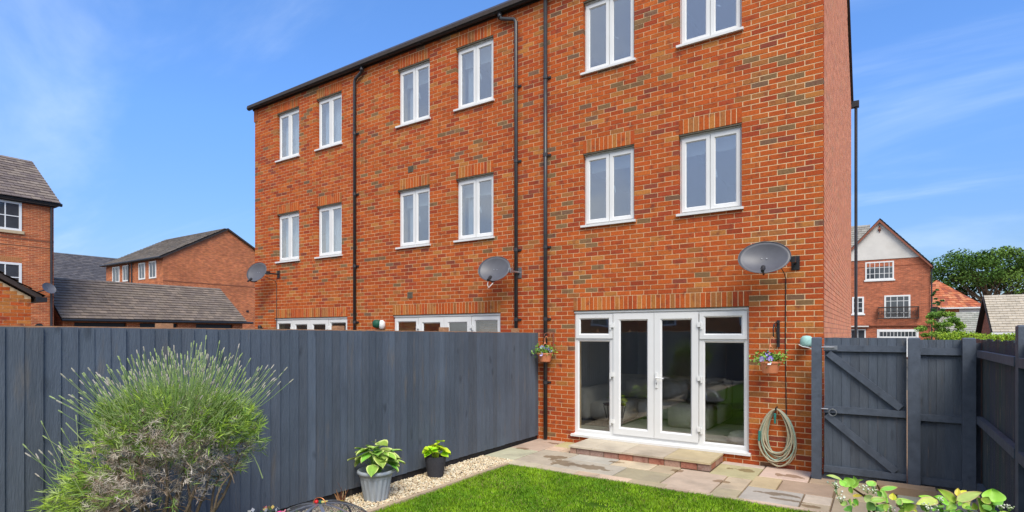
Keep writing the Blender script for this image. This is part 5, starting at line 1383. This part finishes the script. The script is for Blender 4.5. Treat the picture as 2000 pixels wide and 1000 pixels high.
m = MB(); m.prism([(xg + .22, y0g - .1, 2.50), (-33.9, y0g - .1, 4.55), (-36.9, y0g - .1, 2.5), (-36.9, y0g - .1, 2.4), (-33.9, y0g - .1, 4.45), (xg + .22, y0g - .1, 2.40)], (0, y1g - y0g + .2, 0)); rfg = m.build('roof', M['fascia'], gr)
m = MB(); tiled(m, (xg + .25, y0g - .12, 2.53), (xg + .25, y1g + .12, 2.53), (-33.9, y0g - .12, 4.60), (-33.9, y1g + .12, 4.60), .33, .23, GREYT, .045); m.build('roof_tiles', M['tile_grey'], rfg, org=ORG['garage_row'], kind='stuff')
m = MB(); m.tube([(xg + .26, y0g - .1, 2.46), (xg + .26, y1g + .5, 2.46)], .06, 8); m.build('gutter', M['black'], gr)

# far gable house
fg = thing('gable_house', 'distant brick house with broad gable and four slim white windows', 'house', (-48, 16, 0))
m = MB(); m.prism([(-43.66, 11.21, -.1), (-43.66, 11.21, 7.5), (-43.66, 16.0, 10.2), (-43.66, 20.8, 7.5), (-43.66, 20.8, -.1)], (-9.7, 0, 0)); m.build('wall', M['far_brick'], fg)
m = MB(); m.prism([(-43.5, 10.95, 7.42), (-43.5, 16, 10.27), (-43.5, 21.05, 7.42), (-43.5, 21.05, 7.30), (-43.5, 16, 10.12), (-43.5, 10.95, 7.28)], (-10, 0, 0)); rff = m.build('roof', M['fascia'], fg)
m = MB(); tiled(m, (-53.55, 10.9, 7.44), (-43.45, 10.9, 7.44), (-53.55, 16, 10.32), (-43.45, 16, 10.32), .33, .27, [(0.20, 0.17, 0.14), (0.16, 0.14, 0.12), (0.24, 0.20, 0.165)], .04); m.build('roof_tiles', M['tile_grey'], rff, org=ORG['gable_house'], kind='stuff')
m = MB(); m.tube([(-53.6, 10.88, 7.38), (-43.4, 10.88, 7.38)], .07, 8); m.build('gutter', M['black'], fg)
m = MB(); m.tube([(-48.5, 11.12, 7.3), (-48.5, 11.12, 0)], .05, 8); m.tube([(-49.0, 11.12, 7.3), (-49.0, 11.12, 0)], .05, 8); m.build('downpipe', M['pipe'], fg)
m = MB(); m.box(-43.659, -43.645, 11.22, 20.79, 5.68, 5.75); m.build('brick_band', M['band'], fg)
for (a, b) in ((-52.1, -50.8), (-50.2, -49.1), (-47.45, -46.4), (-45.75, -44.65)): far_window(fg, (a, 11.21, 5.95), (1, 0, 0), (0, -1, 0), b - a, 1.28, 2, 1, .10)
m = MB(); m.box(-43.66, -43.62, 17.6, 17.8, 3.6, 3.75); m.build('air_vent', M['black'], fg)
# farther slate roof
fr_ = thing('slate_roof_house', 'far house of which only the wide dark slate roof shows above the garages', 'house', (-73, 15, 0))
MB().box(-77.5, -70, 9, 24, -.1, 7.5).build('wall', M['far_brick'], fr_)
m = MB(); m.prism([(-69.8, 8.8, 7.45), (-74, 8.8, 10.5), (-78, 8.8, 7.45), (-78, 8.8, 7.3), (-69.8, 8.8, 7.3)], (0, 15.4, 0)); rfr = m.build('roof', M['fascia'], fr_)
m = MB(); tiled(m, (-69.75, 8.8, 7.48), (-69.75, 24.2, 7.48), (-74, 8.8, 10.56), (-74, 24.2, 10.56), .4, .32, [(0.10, 0.095, 0.10), (0.12, 0.11, 0.11), (0.085, 0.08, 0.085)], .04); m.build('roof_tiles', M['tile_grey'], rfr, org=ORG['slate_roof_house'], kind='stuff')

# right: white gabled house
wg = thing('white_gable_house', 'brick house with white rendered gable and balcony to the right of the terrace', 'house', (0, 46, 0))
X0, X1, XA = -3.45, 3.31, -.07
MB().box(X0, X1 - .12, 45, 56, -.1, 7.2).build('wall', M['far_brick_dark'], wg)
m = MB(); m.prism([(X0, 44.98, 7.21), (X1 - .12, 44.98, 7.21), (X1 - .12, 44.98, 7.28), (XA, 44.98, 10.85), (X0, 44.98, 7.28)], (0, 11, 0)); m.build('gable_wall', M['far_brick_dark'], wg)
zg = 7.78; k_ = (10.75 - 7.28) / (X1 - .12 - XA)
m = MB(); m.prism([(XA - (10.75 - zg) / k_, 44.93, zg), (XA + (10.75 - zg) / k_, 44.93, zg), (XA, 44.93, 10.75)], (0, .045, 0)); m.build('white_render', M['render'], wg)
m = MB()
for sg in (-1, 1):
    ex = X1 + .02 if sg > 0 else X0 - .15
    m.prism([(XA, 44.75, 11.02), (ex, 44.75, 7.05), (ex, 44.75, 6.88), (XA, 44.75, 10.82)], (0, 11.3, 0))
rfw = m.build('roof', M['fascia'], wg)
m = MB()
for sg in (-1, 1):
    ex = X1 - .03 if sg > 0 else X0 - .10
    m.prism([(XA, 44.70, 10.93), (ex, 44.70, 7.02), (ex, 44.70, 6.88), (XA, 44.70, 10.72)], (0, .045, 0))
m.build('bargeboard', M['redwood'], wg)
m = MB(); tiled(m, (X1 + .05, 44.7, 7.08), (X1 + .05, 56, 7.08), (XA, 44.7, 11.06), (XA, 56, 11.06), .3, .3, [(0.16, 0.13, 0.12)], .03); m.build('roof_tiles', M['tile_grey'], rfw, org=ORG['white_gable_house'], kind='stuff')
m = MB(); m.tube([(X1 + .05, 44.7, 6.95), (X1 + .05, 56, 6.95)], .07, 8); m.tube([(X1 - .05, 44.9, 6.8), (X1 - .05, 44.9, 0)], .05, 8); m.build('gutter', M['black'], wg)
m = MB(); m.tube([(XA - .09, 44.9, 10.2), (XA + .09, 44.9, 10.2)], .12, 8); m.tube([(XA, 44.9, 9.95), (XA, 44.9, 10.45)], .04, 8); m.build('gable_ornament', M['redwood'], wg)
far_window(wg, (-1.04, 45, 6.16), (1, 0, 0), (0, -1, 0), 1.92, 1.45, 6, 3, .10, 'upvc_far')
far_window(wg, (.24, 45, 3.02), (1, 0, 0), (0, -1, 0), 1.70, 1.85, 4, 4, .12, name='balcony_door')
far_window(wg, (-1.95, 45, 3.45), (1, 0, 0), (0, -1, 0), .82, 1.38, 2, 3, .12, 'upvc_far')
m = MB(); 
for (a, b, c, d_) in ((-.17, 2.48, 3.86, 3.95), (-.17, 2.48, 3.0, 3.06)): m.box(a, b, 44.62, 44.68, c, d_)
for i in range(27): m.box(-.17 + i * .1, -.15 + i * .1, 44.64, 44.66, 3.06, 3.86)
for i in range(9): m.tube([(-.02 + .28 * i + .11 * math.cos(a), 44.63, 3.46 + .16 * math.sin(a)) for a in np.linspace(0, 6.283, 13)], .012, 4, cap=False)
m.box(-.17, -.14, 44.68, 44.99, 3.0, 3.95); m.box(2.45, 2.48, 44.68, 44.99, 3.0, 3.95); m.build('balcony_railing', M['fascia'], wg)
far_window(wg, (-.24, 45, -.02), (1, 0, 0), (0, -1, 0), 2.7, 2.19, 2, 1, .14, name='garage_door')
m = MB(); m.box(-.1, 2.3, 44.93, 44.975, .0, 1.60); m.box(-.1, 2.3, 44.935, 44.97, 1.97, 2.05)
for i in range(11): m.box(-.08 + i * .235, -.05 + i * .235, 44.935, 44.97, 1.6, 1.97)
m.build('garage_door_panel', M['upvc_far'], wg)
m = MB(); m.box(-2.6, -.8, 44.5, 44.99, 2.36, 2.46); m.build('porch_canopy', M['render'], wg)
far_window(wg, (-2.1, 45, .0), (1, 0, 0), (0, -1, 0), 1.1, 2.2, 2, 1, .10, name='front_door')
m = MB(); m.box(X0, -.72, 44.86, 44.995, 2.47, 2.50); m.box(-.70, X1 - .13, 44.86, 44.995, 2.42, 2.50); m.build('brick_band', M['band'], wg)
# main wing of that house behind
mw = thing('rear_wing_house', 'pale grey roof of the wing rising behind the white gable', 'house', (-4, 52, 0))
MB().box(-12, -1, 57, 66, -.1, 9.5).build('wall', M['far_brick_dark'], mw)
m = MB(); m.prism([(-12, 56.7, 9.4), (-12, 61, 13.2), (-12, 66, 9.4)], (11.0, 0, 0)); rfm2 = m.build('roof', M['fascia'], mw)
m = MB(); tiled(m, (-12, 56.7, 9.45), (-1.0, 56.7, 9.45), (-12, 61, 13.28), (-.9, 61, 13.28), .5, .4, [(0.30, 0.28, 0.24), (0.26, 0.24, 0.21)], .05); m.build('roof_tiles', M['tile_grey'], rfm2, org=ORG['rear_wing_house'], kind='stuff')
cddw = (3.62, 47.2, 3.6)
dn = thing('satellite_dish', 'small grey satellite dish on the side of the white gabled house', 'satellite dish', cddw, 'satellite dishes on the brick walls')
m = MB(); m.v = []; m.lathe((0, 0, 0), [(0, 0), (.15, .02), (.33, .09), (.42, .15)], 20)
Rm = Matrix.Translation(Vector(cddw)) @ Matrix.Rotation(R(100), 4, 'X'); m.v = [tuple(Rm @ Vector(p)) for p in m.v]; m.build('reflector', M['dish'], dn, smooth=True)
m = MB(); m.tube([cddw, (3.19, 47.3, 3.5)], .03, 6); m.build('bracket', M['black'], dn)

# orange hipped house
hp = thing('hipped_house', 'far house with orange pantiled hipped roof in front of the big tree', 'house', (6.1, 82, 0))
m = MB(); m.box(2.0, 10.2, 78.4, 86.4, -.1, 4.95); m.build('wall', M['far_brick'], hp)
MB().box(8.0, 10.22, 78.30, 78.39, 3.4, 4.94).build('render_panel', M['render'], hp)
A = Vector((6.1, 82.4, 8.78)); cs_ = [(1.7, 78, 5.0), (10.5, 78, 5.0), (10.5, 86.8, 5.0), (1.7, 86.8, 5.0)]
m = MB()
for i in range(4): m.poly([cs_[i], cs_[(i + 1) % 4], A - Vector((0, 0, .1))])
m.poly(list(reversed(cs_))); rfh = m.build('roof', M['fascia'], hp)
m = MB(); oc = [(0.50, 0.16, 0.075), (0.42, 0.12, 0.06), (0.54, 0.22, 0.11), (0.32, 0.10, 0.06)]
for i in range(4): tiled(m, cs_[i], cs_[(i + 1) % 4], A, A + Vector((.001, 0, 0)), .42, .42, oc, .06)
m.build('roof_tiles', M['tile_grey'], rfh, org=ORG['hipped_house'], kind='stuff')
m = MB(); m.box(1.6, 10.6, 77.88, 77.99, 4.86, 5.02); m.build('gutter', M['upvc_far'], hp)
# grey-green small roof
sr = thing('shed_roof_house', 'small building with pale grey green roof between the hipped house and the beige garage', 'outbuilding', (6, 56, 0))
MB().box(4.6, 9.2, 52.1, 57, -.1, 2.0).build('wall', M['far_brick_dark'], sr)
m = MB(); m.prism([(4.2, 51.8, 1.75), (4.2, 54.6, 3.65), (4.2, 57.3, 1.75)], (5.2, 0, 0)); rfs = m.build('roof', M['fascia'], sr)
m = MB(); tiled(m, (4.2, 51.75, 1.8), (9.4, 51.75, 1.8), (4.2, 54.6, 3.72), (9.4, 54.6, 3.72), .35, .3, [(0.36, 0.36, 0.31), (0.31, 0.32, 0.27)], .04); m.build('roof_tiles', M['tile_grey'], rfs, org=ORG['shed_roof_house'], kind='stuff')
# beige tiled garage
bg_ = thing('beige_roof_garage', 'brick garage with beige tiled roof at the right edge beyond the hedge', 'garage', (8, 34.5, 0))
m = MB(); m.prism([(5.3, 31.9, -.1), (5.3, 31.9, 1.85), (5.3, 34.6, 3.85), (5.3, 37.3, 1.85), (5.3, 37.3, -.1)], (8, 0, 0)); m.build('wall', M['far_brick_dark'], bg_)
m = MB()
for sg in (-1, 1): m.prism([(5.05, 34.6, 4.04), (5.05, 34.6 + sg * 3.1, 1.88), (5.05, 34.6 + sg * 3.1, 1.74), (5.05, 34.6, 3.86)], (8.4, 0, 0))
rfb = m.build('roof', M['fascia'], bg_)
m = MB(); tiled(m, (5.1, 31.45, 1.92), (13.4, 31.45, 1.92), (5.1, 34.6, 4.10), (13.4, 34.6, 4.10), .33, .24, [(0.47, 0.405, 0.31), (0.45, 0.39, 0.30), (0.49, 0.425, 0.33)], .04); m.build('roof_tiles', M['tile_grey'], rfb, org=ORG['beige_roof_garage'], kind='stuff')
m = MB(); m.box(5.05, 13.4, 31.34, 31.44, 1.78, 1.90); m.build('gutter', M['upvc_far'], bg_)

# hedge
n = 26000; P = np.stack([rng.uniform(1.95, 9.5, n), rng.uniform(19.2, 20.2, n), 0.05 + rng.random(n) ** .6 * 1.80], 1)
P[:, 2] += .05 * np.sin(P[:, 0] * 3) + rng.normal(0, .03, n)
hg = thing('hedge', 'bright yellow green clipped hedge running behind the side gate', 'hedge', (5, 19.7, 0))
leaf_cloud('hedge_leaves', P, rng.uniform(.05, .09, n), np.array([(0.28, 0.42, 0.03), (0.20, 0.34, 0.03), (0.38, 0.50, 0.05)])[rng.integers(0, 3, n)], M['foliage'], hg, (5, 19.7, 0), aspect=.6)
m = MB(); m.box(2.05, 9.4, 19.4, 20.0, -.1, 1.55); m.build('hedge_core', mat('hedge_inside', (0.05, 0.07, 0.02), rough=1, noise=(9, .4)), hg)

# trees
def tree(name, label, pos, h, crown, nclump, nleaf, ls, cols, trunk_r, seed, flat=1.0, group=None, airy=.5):
    rs = np.random.default_rng(seed); x, y, z = pos
    t = thing(name, label, 'tree', pos, group); C_ = Vector((x, y, z + h - crown[2]))
    cl = []
    while len(cl) < nclump:
        p = rs.uniform(-1, 1, 3); r_ = np.linalg.norm(p)
        if r_ > 1 or r_ < airy * .55 or p[2] < -.75: continue
        cl.append((C_.x + p[0] * crown[0], C_.y + p[1] * crown[1], C_.z + p[2] * crown[2] * flat))
    m = MB(); m.tube([(x, y, z - .1), (x + .05, y, z + h * .2), (x - .05, y, C_.z - crown[2] * .5)], [trunk_r, trunk_r * .8, trunk_r * .6], 10); 
    m.build('trunk', M['bark'], t)
    m = MB()
    for c in cl[::2]:
        s_ = Vector((x, y, z + h * rs.uniform(.25, .5))); e = Vector(c); mid = s_.lerp(e, .5) + Vector((rs.normal(0, .05) * h, rs.normal(0, .05) * h, rs.normal(0, .03) * h))
        m.tube([s_, mid, e], [trunk_r * .38, trunk_r * .2, trunk_r * .05], 6, cap=False)
    m.build('limb', M['bark'], t)
    P = []; Cc = []
    for c in cl:
        k = int(nleaf / nclump * rs.uniform(.5, 1.5)); rr = crown[0] * rs.uniform(.13, .24)
        q_ = unit(rs.normal(size=(k, 3))) * (rs.random((k, 1)) ** .45) * rr * np.array([1.2, 1.2, .62]) + np.array(c)
        P.append(q_); b = np.array(cols[rs.integers(0, len(cols))]) * rs.uniform(.8, 1.2)
        Cc.append(b * rs.uniform(.75, 1.25, (k, 1)))
    P = np.concatenate(P); Cc = np.concatenate(Cc)
    leaf_cloud('crown', P, rs.uniform(ls * .7, ls * 1.3, len(P)), Cc, M['foliage'], t, pos, aspect=.65)
    return t
GR = [(0.075, 0.15, 0.025), (0.10, 0.19, 0.03), (0.055, 0.115, 0.02), (0.13, 0.22, 0.04)]
tree('oak_tree', 'large spreading dark green tree behind the orange roof at the right', (12.2, 90, 0), 13.0, (8.6, 5, 3.6), 80, 20000, .32, GR, .38, 4, airy=.5)
tree('oak_tree', 'right hand dark green tree half cut off by the frame edge', (23.5, 92, 0), 12.4, (6.5, 5, 3.4), 55, 13000, .32, GR, .36, 9, airy=.5)
tree('garden_tree', 'small light green tree beside the white gabled house', (2.75, 30.5, 0), 3.15, (1.15, 1.0, 1.0), 40, 9000, .09, [(0.20, 0.34, 0.05), (0.27, 0.42, 0.06), (0.15, 0.28, 0.05)], .06, 6, airy=.2)
tree('conifer', 'dark feathery young conifer rising above the small light green tree', (2.75, 33.5, 0), 4.7, (.42, .42, 1.3), 26, 4200, .09, [(0.05, 0.13, 0.04), (0.07, 0.16, 0.05)], .06, 8, airy=.1)

# ------------------------------------------------------------------ behind the photographer (mirrored in the panes)
bfc = thing('rear_fence', 'blue grey board fence across the far end of the garden', 'fence', (-2, -13.95, 0))
me = board_mesh('board', .122, 1.85, .006, .017, M['fence'], FC[0])
x = -5.0
while x < .9:
    o = bpy.data.objects.new('board', me); link(o, bfc); o.rotation_euler = (0, 0, R(180)); o.location = (x + .122 + 2, .0, .05); x += .105
hb = thing('rear_house', 'brick house standing beyond the rear garden fence', 'house', (-8, -26, 0))
MB().box(-20, 0, -34, -24, -.1, 5.2).build('wall', M['far_brick'], hb)
m = MB(); m.prism([(-20.3, -23.6, 5.1), (-20.3, -29, 9.0), (-20.3, -34.4, 5.1)], (20.6, 0, 0)); m.build('roof', M['fascia'], hb)
for xx in (-15.5, -11.2, -6.5, -3): far_window(hb, (xx, -24, 2.3), (1, 0, 0), (0, 1, 0), 1.2, 1.2, 2, 1, .09)
